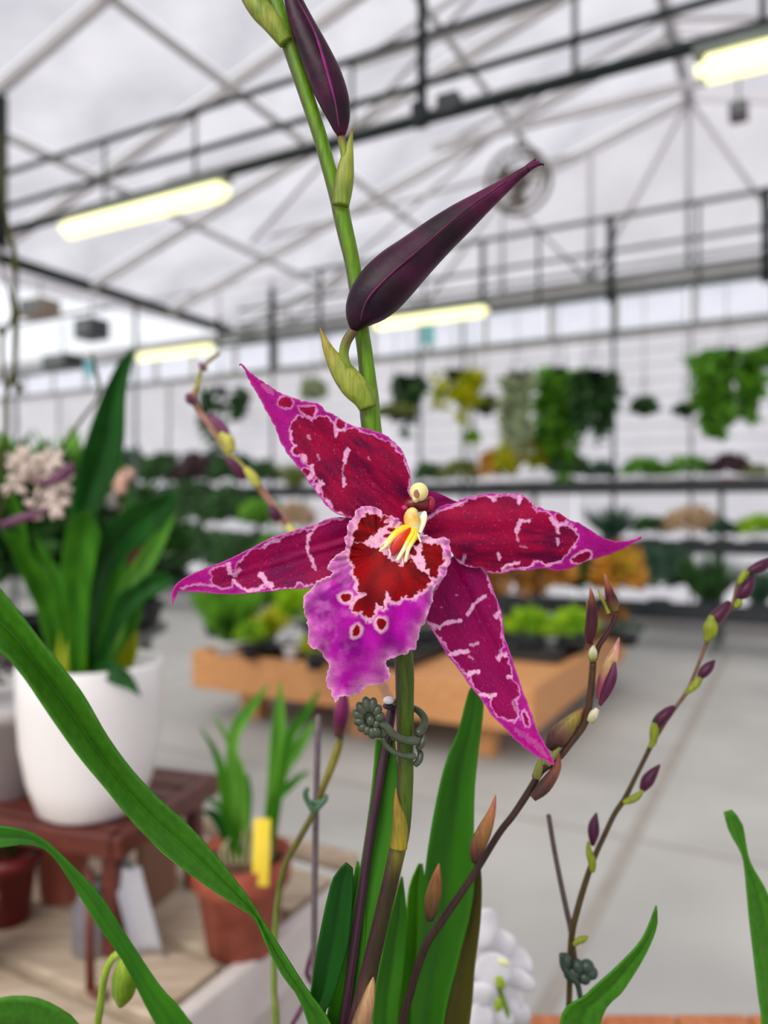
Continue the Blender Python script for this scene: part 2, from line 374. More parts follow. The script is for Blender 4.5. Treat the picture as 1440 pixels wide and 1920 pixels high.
# the dark main truss across the view
AT = 3.8
def beam(name, p, q, r, m, parent=None):
    o = link(name, rod(p, q, r, 10), m, parent)
    if parent is None: o['kind'] = 'structure'
    return o
tr = beam('beam', B(AT, -5.42, 3.45), B(AT, 4.6, 3.45), .034, steel_dark)
beam('upper_rail', B(AT, -5.42, 3.64), B(AT, 4.6, 3.64), .02, steel_dark, tr)
beam('upper_rail', B(AT, -5.42, 3.90), B(AT, 4.6, 3.90), .02, steel_dark, tr)
beam('end_post', B(AT, -5.42, 3.35), B(AT, -5.42, 4.5), .05, steel_dark, tr)
for px, r_, z1 in ((787, .028, 5.45), (1075, .016, 3.92), (1430, .016, 3.92), (360, .012, 3.92), (190, .012, 3.92), (655, .012, 3.92)):
    b_ = bOf(px, AT); beam('hanger_post', B(AT+.03, b_, 3.45), B(AT+.03, b_, z1), r_, steel_grey if r_ < .02 else steel_dark, tr)
bstruct('bracket', (AT, bOf(842, AT), 3.49), (.12, .08, .10), blackpl, tr)
bstruct('bracket', (AT, bOf(787, AT), 3.48), (.07, .08, .12), steel_dark, tr)
# rear service pipes and posts
r_ = beam('beam', B(8.6, -13, 4.53), B(8.6, 4.6, 4.53), .03, steel_grey)
for z_, rr in ((4.16, .022), (3.97, .018), (3.86, .03), (3.72, .02)): beam('rear_rail', B(8.6, -7.0, z_), B(8.6, 4.6, z_), rr, steel_grey, r_)
for px, rr, z0 in ((510, .045, 0), (410, .03, 3.7), (600, .028, 3.7), (905, .03, 3.7), (1145, .042, 3.6), (1437, .045, 3.6), (1010, .018, 3.7), (1310, .015, 3.7)):
    b_ = bOf(px, 8.6); beam('rear_post', B(8.6, b_, z0 if z0 else 3.3), B(8.6, b_, 4.55), rr, steel_dark, r_)
for px in (510, 787, 868, 1150): beam('slim_post', B(8.94, bOf(px, 8.94), 0), B(8.94, bOf(px, 8.94), 3.8), .022, steel_grey, wb)
gt = beam('gutter_beam', B(1.0, -7.45, 3.98), B(8.7, -7.45, 3.98), .05, steel_dark)
for a in (2.4, 5.4, 7.1): beam('gutter_post', B(a, -7.45, 0), B(a, -7.45, 3.95), .022, steel_grey, gt)
beam('tie_rail', B(8.5, -13, 3.55), B(8.5, -6.6, 3.75), .03, steel_grey, gt)
# fluorescent lamps
def lamp(a, b0, b1, z, label):
    root = empty('ceiling_lamp', B(a, (b0+b1)/2, z), label, 'lamp', 'fluorescent batten lamps under the roof')
    L_ = b1-b0
    me = cube_me(L_, .10, .05, .01, cz=.055); me.transform(RB.to_4x4()); link('housing', me, steel_grey, root, world=False)
    p = [(-L_/2, 0), (-L_/2+.02, .05), (L_/2-.02, .05), (L_/2, 0)]
    bm = bmesh.new(); bmesh.ops.create_cube(bm, size=1); bmesh.ops.scale(bm, verts=bm.verts, vec=(L_-.02, .15, .12)); bmesh.ops.translate(bm, verts=bm.verts, vec=(0, 0, -.02))
    bmesh.ops.bevel(bm, geom=bm.edges[:], offset=.045, segments=3, affect='EDGES'); me = bpy.data.meshes.new('d'); bm.to_mesh(me); bm.free(); me.transform(RB.to_4x4())
    link('diffuser', me, lampm, root, world=False)
    for s_ in (-.4, .4):
        me = rod((s_*L_, 0, .07), (s_*L_, 0, (.3 if a > 5 else .12)), .006); me.transform(RB.to_4x4()); link('hanger', me, steel_grey, root, world=False)
lamp(AT-.02, -4.69, -3.16, 3.355, 'long glowing yellowish batten lamp under the dark truss, upper left')
lamp(AT-.02, -.43, 1.1, 3.34, 'bright batten lamp cut off at the upper right edge')
lamp(8.0, -4.5, -3.02, 3.55, 'distant batten lamp half hidden behind the large purple bud')
lamp(8.3, -8.73, -7.2, 3.62, 'distant faint batten lamp above the tip of the tall dark leaf')
# circulation fan
fb = bOf(972, 7.5); fz = zOf(972, 340, 7.5)
fan = empty('circulation_fan', B(7.5, fb, fz), 'round caged circulation fan hanging behind the tip of the large bud', 'fan')
def ring(R_, r_, y=0, n=36):
    pts = [(R_*math.cos(2*math.pi*i/n), y, R_*math.sin(2*math.pi*i/n)) for i in range(n)]
    return join([rod(pts[i], pts[(i+1) % n], r_, 6) for i in range(n)])
greyf = mat('fan_grey', (104, 96, 90), .5, (122, 114, 106), 4)
for y_, R_ in ((-.1, .3), (.1, .3), (-.1, .2), (-.1, .1)):
    me = ring(R_, .024 if R_ > .25 else .007, y_); me.transform(RB.to_4x4()); link('cage_ring', me, greyf, fan, world=False)
me = join([rod((.03*math.cos(a), -.1, .03*math.sin(a)), (.3*math.cos(a), -.1, .3*math.sin(a)), .004, 5) for a in [k*math.pi/10 for k in range(20)]]); me.transform(RB.to_4x4())
meta(link('cage_wires', me, greyf, fan, world=False), kind='stuff')
me = ball(Vector((0, .03, 0)), .10, .12, .09); me.transform(RB.to_4x4()); link('motor', me, greyf, fan, world=False)
for k in range(3):
    a = k*2.094+.5
    V = []
    for t_ in (.06, .15, .26):
        for s_ in (-1, 1): V.append((t_*math.cos(a+s_*(.42-.1*t_)), -.02+s_*.04, t_*math.sin(a+s_*(.42-.1*t_))))
    me = mesh(V, [(0, 1, 3, 2), (2, 3, 5, 4)]); me.transform(RB.to_4x4()); solid(link('blade', me, mat('blade_brown', (120, 108, 100), .5, (135, 122, 114), 4), fan, world=False), .004)
me = rod((0, 0, .3), (0, 0, .66), .014); me.transform(RB.to_4x4()); link('hanging_rod', me, greyf, fan, world=False)
# small fittings up in the house
def fitting(name, px, py, a, size, m, label, cat):
    root = empty(name, B(a, bOf(px, a), zOf(px, py, a)), label, cat)
    me = cube_me(*size, .02, cz=0); me.transform(RB.to_4x4()); link('casing', me, m, root, world=False, smooth=False)
    me = rod((0, 0, size[2]/2), (0, 0, size[2]/2+.5), .01); me.transform(RB.to_4x4()); link('hanging_rod', me, steel_grey, root, world=False)
    me = cube_me(size[0]*.8, .02, size[2]*.7, cz=0, c=(0, -size[1]/2-.01, 0)); me.transform(RB.to_4x4()); link('front_plate', me, steel_grey, root, world=False, smooth=False)
fitting('heater_unit', 118, 680, 7.6, (.55, .3, .2), blackpl, 'dark box-shaped heater hanging far left beside a teal sign', 'heater')
fitting('vent_unit', 172, 618, 7.2, (.36, .3, .26), mat('dark_casing', (60, 62, 66), .5, (72, 74, 78), 4), 'dark ventilator unit hanging above the box-shaped heater', 'ventilator')
fitting('junction_box', 75, 580, 6.4, (.42, .3, .22), mat('tan_casing', (140, 122, 108), .6, (156, 138, 124), 4), 'brownish box fitting hanging behind the bare twigs, far left', 'box')
fitting('small_camera', 1385, 210, 7.8, (.16, .16, .16), mat('maroon_casing', (92, 70, 78), .5, (104, 80, 88), 4), 'small dark fitting hanging under the roof, upper right', 'fitting')
tealm = mat('teal_sign', (90, 168, 184), .5, (110, 184, 196), 4)
for px, py, a, l_ in ((166, 690, 7.6, 'small teal sign hanging beside the dark box-shaped heater'), (803, 627, 8.4, 'small teal sign under the lamp right of the large bud')):
    me = cube_me(.16, .01, .24, cz=0); me.transform(RB.to_4x4()); o = link('wall_sign', me, tealm, smooth=False); o.location = B(a, bOf(px, a), zOf(px, py, a)); meta(o, l_, 'sign')
# ---------------- plants in the distance ----------------
def leaf_tuft(kind, w, h, n, seed, lw=.35):
    """local foliage mesh, w wide, h tall"""
    R = random.Random(seed); V = []; Fc = []
    def leaf(base, dirv, ln, wd):
        dirv = dirv.normalized(); s = dirv.cross(Vector((R.uniform(-1, 1), R.uniform(-1, 1), R.uniform(-1, 1))))
        s = s.normalized() if s.length > 1e-3 else Vector((1, 0, 0)); nn = dirv.cross(s)
        k = len(V); m1 = base+dirv*ln*.45
        V.extend([base, m1+s*wd, m1-s*wd, m1+nn*wd*.4, base+dirv*ln-nn*wd*.6]); Fc.extend([(k, k+1, k+3), (k, k+3, k+2), (k+1, k+4, k+3), (k+3, k+4, k+2)])
    if kind == 'grass':
        for i in range(n):
            a = R.uniform(0, 6.28); q = R.uniform(.1, 1); d = Vector((math.cos(a)*q*w*.5, math.sin(a)*q*w*.5, h*R.uniform(.6, 1.05)))
            leaf(Vector((math.cos(a)*w*.12*q, math.sin(a)*w*.12*q, 0)), d, d.length, w*.02)
    elif kind == 'trail':
        st = [(R.uniform(-.42, .42), R.uniform(.3, 1.0)) for _ in range(7)]; st = [(x, l*(1.05-1.1*abs(x))) for x, l in st]
        for i in range(n):
            a = R.uniform(0, 6.28)
            if i % 2:
                t = math.sqrt(R.random()); c = Vector((math.cos(a)*t*w*.46, math.sin(a)*t*w*.3, h*.1+h*.2*R.uniform(-1, 1)*math.sqrt(1-t*t*.9)))
            else:
                x, l = st[i//2 % 7]; t = R.random(); c = Vector((x*w*(1-.3*t)+R.uniform(-.09, .09)*w, R.uniform(-.15, .15)*w, h*.1-t*l*h*.85)); leaf(c, Vector((math.cos(a), math.sin(a)*.7, R.uniform(-1, .4))), .07+.09*R.random(), .055)
    else:
        for i in range(n):
            a = R.uniform(0, 6.28); t = math.acos(R.uniform(-.35, 1)); rr = R.uniform(.45, 1)
            dv = Vector((math.cos(a)*math.sin(t), math.sin(a)*math.sin(t), math.cos(t)))
            c = Vector((dv.x*w*.42*rr, dv.y*w*.42*rr, h*.42+dv.z*h*.42*rr)); leaf(c, dv+Vector((0, 0, .25)), min(w, h)*R.uniform(.2, .36), min(w, h)*lw*.22)
    return mesh(V, Fc)
def pot_me(r, h): return lathe_me([(r*.72, 0), (r*.95, h*.82), (r*1.06, h*.82), (r*1.06, h), (r*.96, h), (r*.93, h*.9), (0.001, h*.9)], 14)
LM = {'green': mat('far_green', (22, 84, 4), .5, (136, 206, 50), 7, trans=.45), 'dark': mat('far_dark_green', (8, 34, 12), .5, (60, 112, 40), 7, trans=.25),
      'teal': mat('far_teal_green', (16, 44, 34), .5, (76, 116, 88), 7, trans=.25), 'yellow': mat('far_yellow_green', (130, 156, 0), .5, (240, 232, 20), 7, trans=.5),
      'olive': mat('far_olive', (104, 120, 52), .5, (140, 150, 76), 9, trans=.3), 'orange': mat('far_orange', (150, 84, 20), .5, (244, 180, 60), 7, trans=.3),
      'rust': mat('far_rust', (84, 40, 22), .5, (200, 140, 50), 7, trans=.3), 'tan': mat('far_tan', (184, 150, 116), .5, (206, 178, 140), 9, trans=.3),
      'purple': mat('far_purple', (60, 34, 46), .5, (86, 60, 62), 9, trans=.2), 'pale': mat('far_pale_green', (150, 168, 120), .5, (188, 196, 160), 9, trans=.3),
      'lime': mat('far_lime', (110, 170, 0), .5, (196, 232, 30), 7, trans=.5), 'white': mat('far_white', (206, 206, 206), .5, (226, 226, 226), 9, trans=.2)}
PM = {'black': blackpl, 'terra': terra, 'white': white_c}
def plant(loc, w, h, kind, colour, label, cat='plant', pot='black', group=None, n=120, seed=0, name='potted_plant', potr=None, lw=.35, ph=None, accent=None, squash=1):
    root = empty(name, loc, label, cat, group)
    pr = potr or min(w*.3, .09); ph = ph or pr*1.3
    link('pot', pot_me(pr, ph), PM[pot], root, world=False)
    me = leaf_tuft(kind, w, h, n, seed, lw); me.transform(Matrix.Diagonal((1, squash, 1, 1))); me.transform(Matrix.Translation((0, 0, ph*.85)))
    meta(link('foliage', me, LM[colour], root, world=False, smooth=False), kind='stuff')
    if accent:
        me = leaf_tuft('bush', w*.7, h*.6, n//3, seed+5, lw); me.transform(Matrix.Translation((0, 0, ph*.85+h*.3)))
        meta(link('new_growth', me, LM[accent], root, world=False, smooth=False), kind='stuff')
    return root
# tiered bench along the back wall
tiers = [(7.75, .38, .5, 'bottom'), (8.2, .95, .42, 'middle'), (8.6, 1.55, .34, 'top')]
tb = empty('tiered_bench', B(8.2, -4, 0), 'long stepped display bench along the white back wall', 'bench')
for a, z, dp, nm in tiers:
    me = cube_me(14, dp, .05, .005, cz=-.025); me.transform(RB.to_4x4()); o = link('shelf', me, steel_grey, tb, world=False, smooth=False); o.location = B(a, -5.6, z)-origin(tb)
    me = cube_me(14, .03, (.13 if nm != 'bottom' else .16), cz=-.045); me.transform(RB.to_4x4()); o = link('shelf_lip', me, blackpl, tb, world=False, smooth=False); o.location = B(a-dp/2-.016, -5.6, z+.055)-origin(tb)
    for k in range(8):
        me = cube_me(.05, .05, z-.05); me.transform(RB.to_4x4()); o = link('leg', me, steel_grey, tb, world=False, smooth=False); o.location = B(a-dp/2+.04, -12.4+k*1.95, 0)-origin(tb)
topl = [(1420, 50, 30, 'bush', 'olive'), (1372, 70, 50, 'bush', 'purple'), (1292, 92, 46, 'bush', 'green'), (1208, 84, 46, 'bush', 'green'), (1130, 60, 40, 'bush', 'teal'), (1070, 74, 56, 'bush', 'dark'),
        (1003, 118, 100, 'bush', 'yellow'), (938, 62, 66, 'bush', 'orange'), (868, 74, 46, 'bush', 'olive'), (806, 60, 42, 'bush', 'dark'), (618, 66, 56, 'bush', 'purple'), (556, 66, 50, 'grass', 'olive'), (500, 60, 52, 'bush', 'dark'), (440, 76, 66, 'bush', 'dark'), (376, 70, 70, 'bush', 'purple'), (312, 74, 70, 'bush', 'dark'), (250, 70, 80, 'bush', 'teal')]
midl = [(1425, 80, 50, 'bush', 'lime'), (1356, 60, 40, 'bush', 'teal'), (1300, 110, 62, 'bush', 'tan'), (1222, 70, 44, 'bush', 'dark'), (1148, 96, 64, 'grass', 'teal'),
        (560, 60, 56, 'bush', 'tan'), (500, 90, 64, 'bush', 'green'), (440, 100, 84, 'bush', 'dark'), (370, 110, 96, 'bush', 'dark'), (300, 90, 84, 'bush', 'teal')]
botl = [(1425, 90, 84, 'grass', 'teal'), (1330, 120, 100, 'grass', 'dark'), (1238, 120, 104, 'bush', 'teal'), (1140, 110, 90, 'bush', 'dark'), (590, 80, 80, 'bush', 'dark'), (530, 90, 84, 'bush', 'green'), (455, 120, 90, 'bush', 'dark'), (365, 110, 96, 'bush', 'dark')]
WD = {'olive': 'dull olive', 'purple': 'dark purplish', 'green': 'bright green', 'teal': 'bluish green', 'dark': 'dark green', 'yellow': 'yellow-green', 'orange': 'orange-leaved', 'tan': 'tan-coloured', 'lime': 'lime green'}
OR = 'first second third fourth fifth sixth seventh eighth ninth tenth eleventh twelfth thirteenth fourteenth fifteenth sixteenth seventeenth eighteenth nineteenth twentieth'.split()
sd_ = 0
for lst, (a, z, dp, nm) in zip((botl, midl, topl), tiers):
    for i, (px, w, h, kd, cl) in enumerate(lst):
        b = bOf(px, a); Y = a*CP-b*SP; sd_ += 1
        plant(B(a-.06, b, z), w/F*Y*1.05, h/F*Y, kd, cl, '%s %s on the %s shelf at the back wall, %s from the right' % (WD[cl], 'grassy plant' if kd == 'grass' else 'leafy plant', nm, OR[i]),
              group='plants on the %s shelf' % nm, n=230, squash=.42, seed=sd_, potr=min(.1, w/F*Y*.3), accent='orange' if cl == 'yellow' else None, pot='terra' if cl == 'purple' and nm == 'top' else 'black', lw=.6, ph=.09)
# seedling trays on the shelves
for (a, z, dp, nm), rngs in zip(tiers, (((1190, 1440),), ((1100, 1440), (440, 560)), ((640, 1440), (230, 600)))):
    for r0, r9 in rngs:
        px = r9
        while px > r0:
            b = bOf(px-25, a); me = join([cube_me(.34, dp*.55, .05, .004)]); me.transform(RB.to_4x4())
            px -= 56
# hanging baskets in front of the back wall
def hanging(px, py, w, h, cl, label, a=8.3, kind='trail', n=160, seed=0, pot='black'):
    b = bOf(px, a); Y = a*CP-b*SP; ww, hh = w/F*Y, h/F*Y; z = zOf(px, py, a)
    root = empty('hanging_basket', B(a, b, z), label, 'hanging plant', 'baskets hanging before the back wall')
    pr = min(.10, ww*.3); zt_ = hh*.28
    me = pot_me(pr, pr*1.1); me.transform(Matrix.Translation((0, 0, zt_-pr*1.1))); link('pot', me, PM[pot], root, world=False)
    me = leaf_tuft(kind, ww, hh*1.05, n, seed, .6); me.transform(Matrix.Translation((0, 0, zt_-(hh*.12 if kind == 'trail' else hh*.5)))); meta(link('foliage', me, LM[cl], root, world=False, smooth=False), kind='stuff')
    me = join([rod((pr*math.cos(t), pr*math.sin(t), zt_), (0, 0, zt_+.35), .004, 5) for t in (0, 2.1, 4.2)]+[rod((0, 0, zt_+.35), (0, 0, 3.7-z if 3.7-z > zt_+.4 else zt_+.5), .005, 5)])
    link('hanger', me, steel_grey, root, world=False)
for i, (px, py, w, h, cl, kd, lb) in enumerate([
    (766, 740, 60, 120, 'dark', 'trail', 'narrow dark green hanging plant directly right of the stem'),
    (742, 782, 86, 30, 'olive', 'bush', 'low spreading olive hanging plant beside the stem'),
    (850, 745, 100, 180, 'yellow', 'trail', 'bright yellow-green hanging plant before the white wall'),
    (912, 772, 52, 36, 'olive', 'bush', 'small olive hanging plant right of the yellow-green one'),
    (886, 832, 26, 34, 'lime', 'bush', 'tiny lime hanging plant low under the yellow-green one'),
    (970, 760, 66, 220, 'pale', 'trail', 'pale trailing plant at the left of the big green vines'),
    (1046, 765, 150, 270, 'green', 'trail', 'largest bright green hanging vine mass in the middle right'),
    (1114, 770, 84, 270, 'dark', 'trail', 'darker green vine hanging at the right of the big mass'),
    (1208, 776, 44, 38, 'dark', 'bush', 'small round dark hanging plant alone on the wall'),
    (1285, 776, 44, 26, 'dark', 'bush', 'small flat dark hanging plant left of the right-hand vine'),
    (1362, 725, 160, 250, 'green', 'trail', 'big bushy green vine hanging near the right edge'),
    (1450, 690, 50, 60, 'green', 'bush', 'green hanging plant cut by the right edge'),
    (414, 780, 100, 190, 'dark', 'trail', 'dark green hanging plant behind the thin bud spike, left of the flower'),
    (588, 748, 44, 46, 'pale', 'bush', 'faint pale green hanging plant just left of the upper sepal')]):
    hanging(px, py, w, h, cl, lb, kind=kd, seed=50+i, n=1700 if w > 100 else 600, a=8.5-.25*(i % 3))
# ---------------- low wooden display platform ----------------
N0 = P(1000, 1385, 3.76); pa, pb = N0.x*SP+N0.y*CP, N0.x*CP-N0.y*SP; PL, PD = 2.2, 2.25
pc = (pa+PD/2, pb-PL/2)
plat = empty('display_platform', B(pc[0], pc[1], 0), 'low square pale wooden display platform full of plants in mid floor', 'platform')
def pl(name, a, b, z, sx, sy, sz, m=wood, bev=.006):
    me = cube_me(sx, sy, sz, bev, cz=0); me.transform(RB.to_4x4()); o = link(name, me, m, plat, world=False, smooth=False); o.location = B(a, b, z)-origin(plat); return o
pl('side_board', pa+.02, pb-PL/2, .32, PL, .04, .23); pl('side_board', pa+PD-.02, pb-PL/2, .32, PL, .04, .23)
pl('side_board', pa+PD/2, pb-.02, .32, .04, PD-.09, .23); pl('side_board', pa+PD/2, pb-PL+.02, .32, .04, PD-.09, .23)
pl('lower_board', pa+.08, pb-PL/2, .235, PL-.2, .06, .07, stoolw2)
for i in range(11): pl('deck_board', pa+.14+i*.2, pb-PL/2, .395, PL-.1, .182, .03)
for x in (.25, PD/2, PD-.25):
    for y in (.35, PL/2, PL-.3): pl('leg', pa+x, pb-y, .10, .14, .12, .2)
pz = .4155
trayk = 0
for i in range(3):
    for j in range(3):
        a, b = pa+.42+i*.62, pb-.4-j*.7
        if i == 0 and j == 0: continue
        t = empty('nursery_tray', B(a, b, pz), 'black plastic nursery tray on the wooden platform, %s row, %s from its right side' % (('front', 'middle', 'rear')[i], OR[j]), 'tray', 'black trays on the platform'); trayk += 1
        for s_ in (((0, -.27), (.62, .02)), ((0, .27), (.62, .02)), ((-.3, 0), (.02, .52)), ((.3, 0), (.02, .52))):
            me = cube_me(s_[1][0], s_[1][1], .07, c=(s_[0][0], s_[0][1], 0)); me.transform(RB.to_4x4()); link('tray_wall', me, blackpl, t, world=False, smooth=False)
        me = cube_me(.6, .53, .015); me.transform(RB.to_4x4()); link('tray_base', me, blackpl, t, world=False, smooth=False)
def onplat(px, py, w, h, kd, cl, label, pot='black', n=160, sd=0, lw=.5, ph=.08, acc=None):
    """py = where the pot base meets the platform top"""
    Y = (H-.44)*F/(py-960); X = (px-720)/F*Y
    plant(Vector((X, Y, .432)), w/F*Y, h/F*Y, kd, cl, label, pot=pot, n=n, seed=sd, lw=lw, ph=ph, potr=min(.11, w/F*Y*.32), group='plants on the wooden platform', accent=acc, squash=.6)
for k, A_ in enumerate([
    (432, 1222, 120, 110, 'grass', 'green', 'bushy bright green plant in a white pot, left corner of the platform', 'white', 420, .6),
    (492, 1185, 120, 120, 'bush', 'green', 'wide green plant behind the white pot on the platform', 'black', 220, .5),
    (510, 1228, 70, 70, 'bush', 'yellow', 'yellow-green plant right of the white pot on the platform', 'black', 160, .5),
    (560, 1200, 90, 90, 'bush', 'lime', 'large yellow-lime plant behind the lip, left part of the platform', 'black', 160, .5),
    (545, 1236, 44, 44, 'bush', 'white', 'small whitish plant on the platform left of the lip', 'white', 60, .8),
    (592, 1252, 66, 44, 'bush', 'yellow', 'pale yellow plant in the front tray below the lip edge', 'black', 60, .8),
    (410, 1190, 90, 110, 'bush', 'green', 'leafy green plant at the far left corner of the platform', 'black', 260, .5),
    (470, 1232, 60, 50, 'bush', 'lime', 'small lime plant in the front tray right of the white pot', 'black', 120, .6),
    (640, 1215, 80, 80, 'bush', 'dark', 'dark green plant hidden mostly behind the lip', 'black', 130, .5),
    (800, 1205, 70, 50, 'bush', 'pale', 'pale mottled plant between lip and lower right sepal', 'black', 100, .6),
    (862, 1180, 90, 90, 'bush', 'rust', 'rusty plant behind the lower right sepal', 'black', 140, .5),
    (990, 1222, 84, 66, 'bush', 'lime', 'round lime green plant in front of the brown ones', 'black', 160, .6),
    (1034, 1218, 34, 58, 'bush', 'white', 'small whitish plant between two round lime plants', 'white', 70, .6),
    (1078, 1222, 84, 66, 'bush', 'lime', 'round lime plant beside the upright dark buds', 'black', 160, .6),
    (960, 1160, 120, 130, 'bush', 'rust', 'tall brown croton behind the left round lime plant', 'black', 220, .5),
    (1040, 1150, 100, 130, 'bush', 'orange', 'orange and brown croton in the middle of the platform', 'black', 220, .5),
    (1110, 1150, 90, 120, 'bush', 'dark', 'dark green plant behind the upright dark buds', 'black', 180, .5),
    (1160, 1160, 90, 140, 'bush', 'orange', 'orange-yellow croton at the far right of the platform', 'black', 220, .5),
    (1150, 1196, 60, 44, 'bush', 'rust', 'low rusty plant at the right corner of the platform', 'black', 120, .5),
    (1176, 1208, 70, 30, 'bush', 'teal', 'low grey-green plant at the right edge of the platform', 'black', 120, .5)]):
    px, py, w, h, kd, cl, lb, pt, n, lw = A_
    onplat(px, py, w, h, kd, cl, lb, pot=pt, n=n, sd=200+k, lw=lw, acc='yellow' if 'orange-yellow' in lb else None)
# ---------------- bench with plants, far left ----------------
lb_ = empty('side_bench', Vector((-1.75, 2.7, 0)), 'grey bench crowded with dark plants behind the white pot', 'bench')
def lbx(nm, x, y, z, sx, sy, sz, m=steel_grey): link(nm, cube_me(sx, sy, sz, .004, cz=0, c=(x, y, z)), m, lb_, world=False, smooth=False)
lbx('bench_top', 0, 0, .84, 1.75, .8, .04)
for x in (-.8, .8):
    for y in (-.34, .34): lbx('leg', x, y, .41, .05, .05, .82)
kk = 0
for (px, Y, w, h, kd, cl, lb) in [(40, 2.5, .5, .55, 'bush', 'dark', 'dense dark green plant on the left bench by the left edge'),
        (120, 2.8, .5, .62, 'bush', 'green', 'tall green plant on the left bench behind the cream flowers'),
        (215, 2.55, .42, .46, 'bush', 'dark', 'dark plant on the left bench behind the tall leaf'),
        (-30, 2.9, .6, .66, 'bush', 'green', 'green plant on the left bench cut by the left edge'),
        (180, 2.95, .5, .5, 'bush', 'dark', 'dark bushy plant at the rear of the left bench'),
        (262, 2.9, .36, .40, 'grass', 'dark', 'grassy dark plant at the right end of the left bench')]:
    kk += 1; plant(Vector(((px-720)/F*Y, Y, .861)), w, h, kd, cl, lb, n=420, seed=300+kk, lw=.35, group='plants on the left bench', ph=.1, potr=.09)
for k, (px, py, Y) in enumerate([(228, 905, 2.45), (205, 945, 2.45), (244, 1040, 2.42)]):
    me = join([ball(P(px+random.uniform(-14, 14), py+random.uniform(-18, 18), Y+random.uniform(-.03, .03)), .022, .012, .018, Matrix.Rotation(random.random()*3, 3, 'Y'), 8) for _ in range(6)]+[rod(P(px, py, Y), P(px-6, 1130, Y+.03), .003)])
    o = link('blossom_spray', me, mat(['peach_bloom', 'white_bloom', 'crimson_bloom'][k], [(226, 170, 150), (226, 220, 214), (120, 20, 50)][k], .5, [(236, 196, 178), (236, 232, 226), (150, 34, 64)][k], 30, trans=.2))
    meta(o, ['peach-coloured blossoms right of the tall leaf on the left bench', 'whitish blossoms below the peach ones, left bench', 'small crimson blossoms behind the arching leaf'][k], 'flowers')
# ---------------- potting bench at lower left ----------------
BZ = .70
C0 = Vector((-.035, 1.27, 0)); ca, cb = C0.x*SP+C0.y*CP, C0.x*CP-C0.y*SP
bench = empty('potting_bench', B(ca-.5, cb-.6, 0), 'slatted wooden bench with pale rail at the lower left', 'bench')
def bx(nm, a, b, z, sx, sy, sz, m, bev=.003):
    me = cube_me(sx, sy, sz, bev, cz=0); me.transform(RB.to_4x4()); o = link(nm, me, m, bench, world=False, smooth=False); o.location = B(a, b, z)-origin(bench); return o
a = ca-.09
for i in range(9):
    bx('plank', a, cb-.66, BZ-.0125, 1.24, .118, .025, wood_old); a -= .14
bx('edge_rail', ca-.62, cb-.012, BZ-.036, .024, 1.30, .08, wood_white)
bx('edge_rail', ca-.62, cb-.06, BZ-.04, .05, 1.26, .03, wood_white)
me = rod((-.64, 0, 0), (.64, 0, 0), .018, 12); me.transform(RB.to_4x4()); o = link('back_rail', me, wood_old, bench, world=False); o.location = B(ca+.005, cb-.66, BZ+.012)-origin(bench)
for x in (.1, 1.15):
    for y in (.1, 1.2): bx('leg', ca-x, cb-y, (BZ-.05)/2, .06, .06, BZ-.06, wood_white)
bx('cross_bar', ca-.1, cb-.66, BZ-.05, 1.2, .04, .045, wood_white); bx('cross_bar', ca-1.15, cb-.66, BZ-.05, 1.2, .04, .045, wood_white)
# brown stool
SZ = .875; srot = math.radians(-18)
sN = Vector((-.358, 1.02, 0)); Rz = Matrix.Rotation(srot, 3, 'Z')
scn = sN+Rz @ Vector((-.17, .118, 0))
stool = empty('wooden_stool', Vector((scn.x, scn.y, BZ)), 'small red-brown wooden stool carrying the white pot', 'stool')
def sx_(nm, x, y, z, sx, sy, sz, m=stoolw, bev=.004, shear=None):
    me = cube_me(sx, sy, sz, bev, cz=0); me.transform(Matrix.Translation((x, y, z-BZ))); me.transform(Rz.to_4x4()); return link(nm, me, m, stool, world=False, smooth=False)
for k in range(4): sx_('slat', 0, -.081+k*.054, SZ-.01, .33, .047, .02)
sx_('front_rail', 0, -.118, SZ-.017, .36, .022, .032); sx_('back_rail', 0, .118, SZ-.017, .36, .022, .032)
sx_('side_rail', .175, 0, SZ-.017, .022, .258, .032); sx_('side_rail', -.175, 0, SZ-.017, .022, .258, .032)
for x in (-.155, .155):
    for y in (-.1, .1): sx_('leg', x, y, BZ+(SZ-.03-BZ)/2, .024, .024, SZ-.03-BZ)
sx_('side_panel', .155, 0, BZ+.085, .012, .09, .13, stoolw2); 
me = join([rod((.155, -.15, BZ+.14-BZ), (.19, -.19, .01), .006), rod((.19, -.19, .01), (.21, -.185, .004), .006)]); me.transform(Rz.to_4x4()); link('bracket', me, stoolw, stool, world=False)
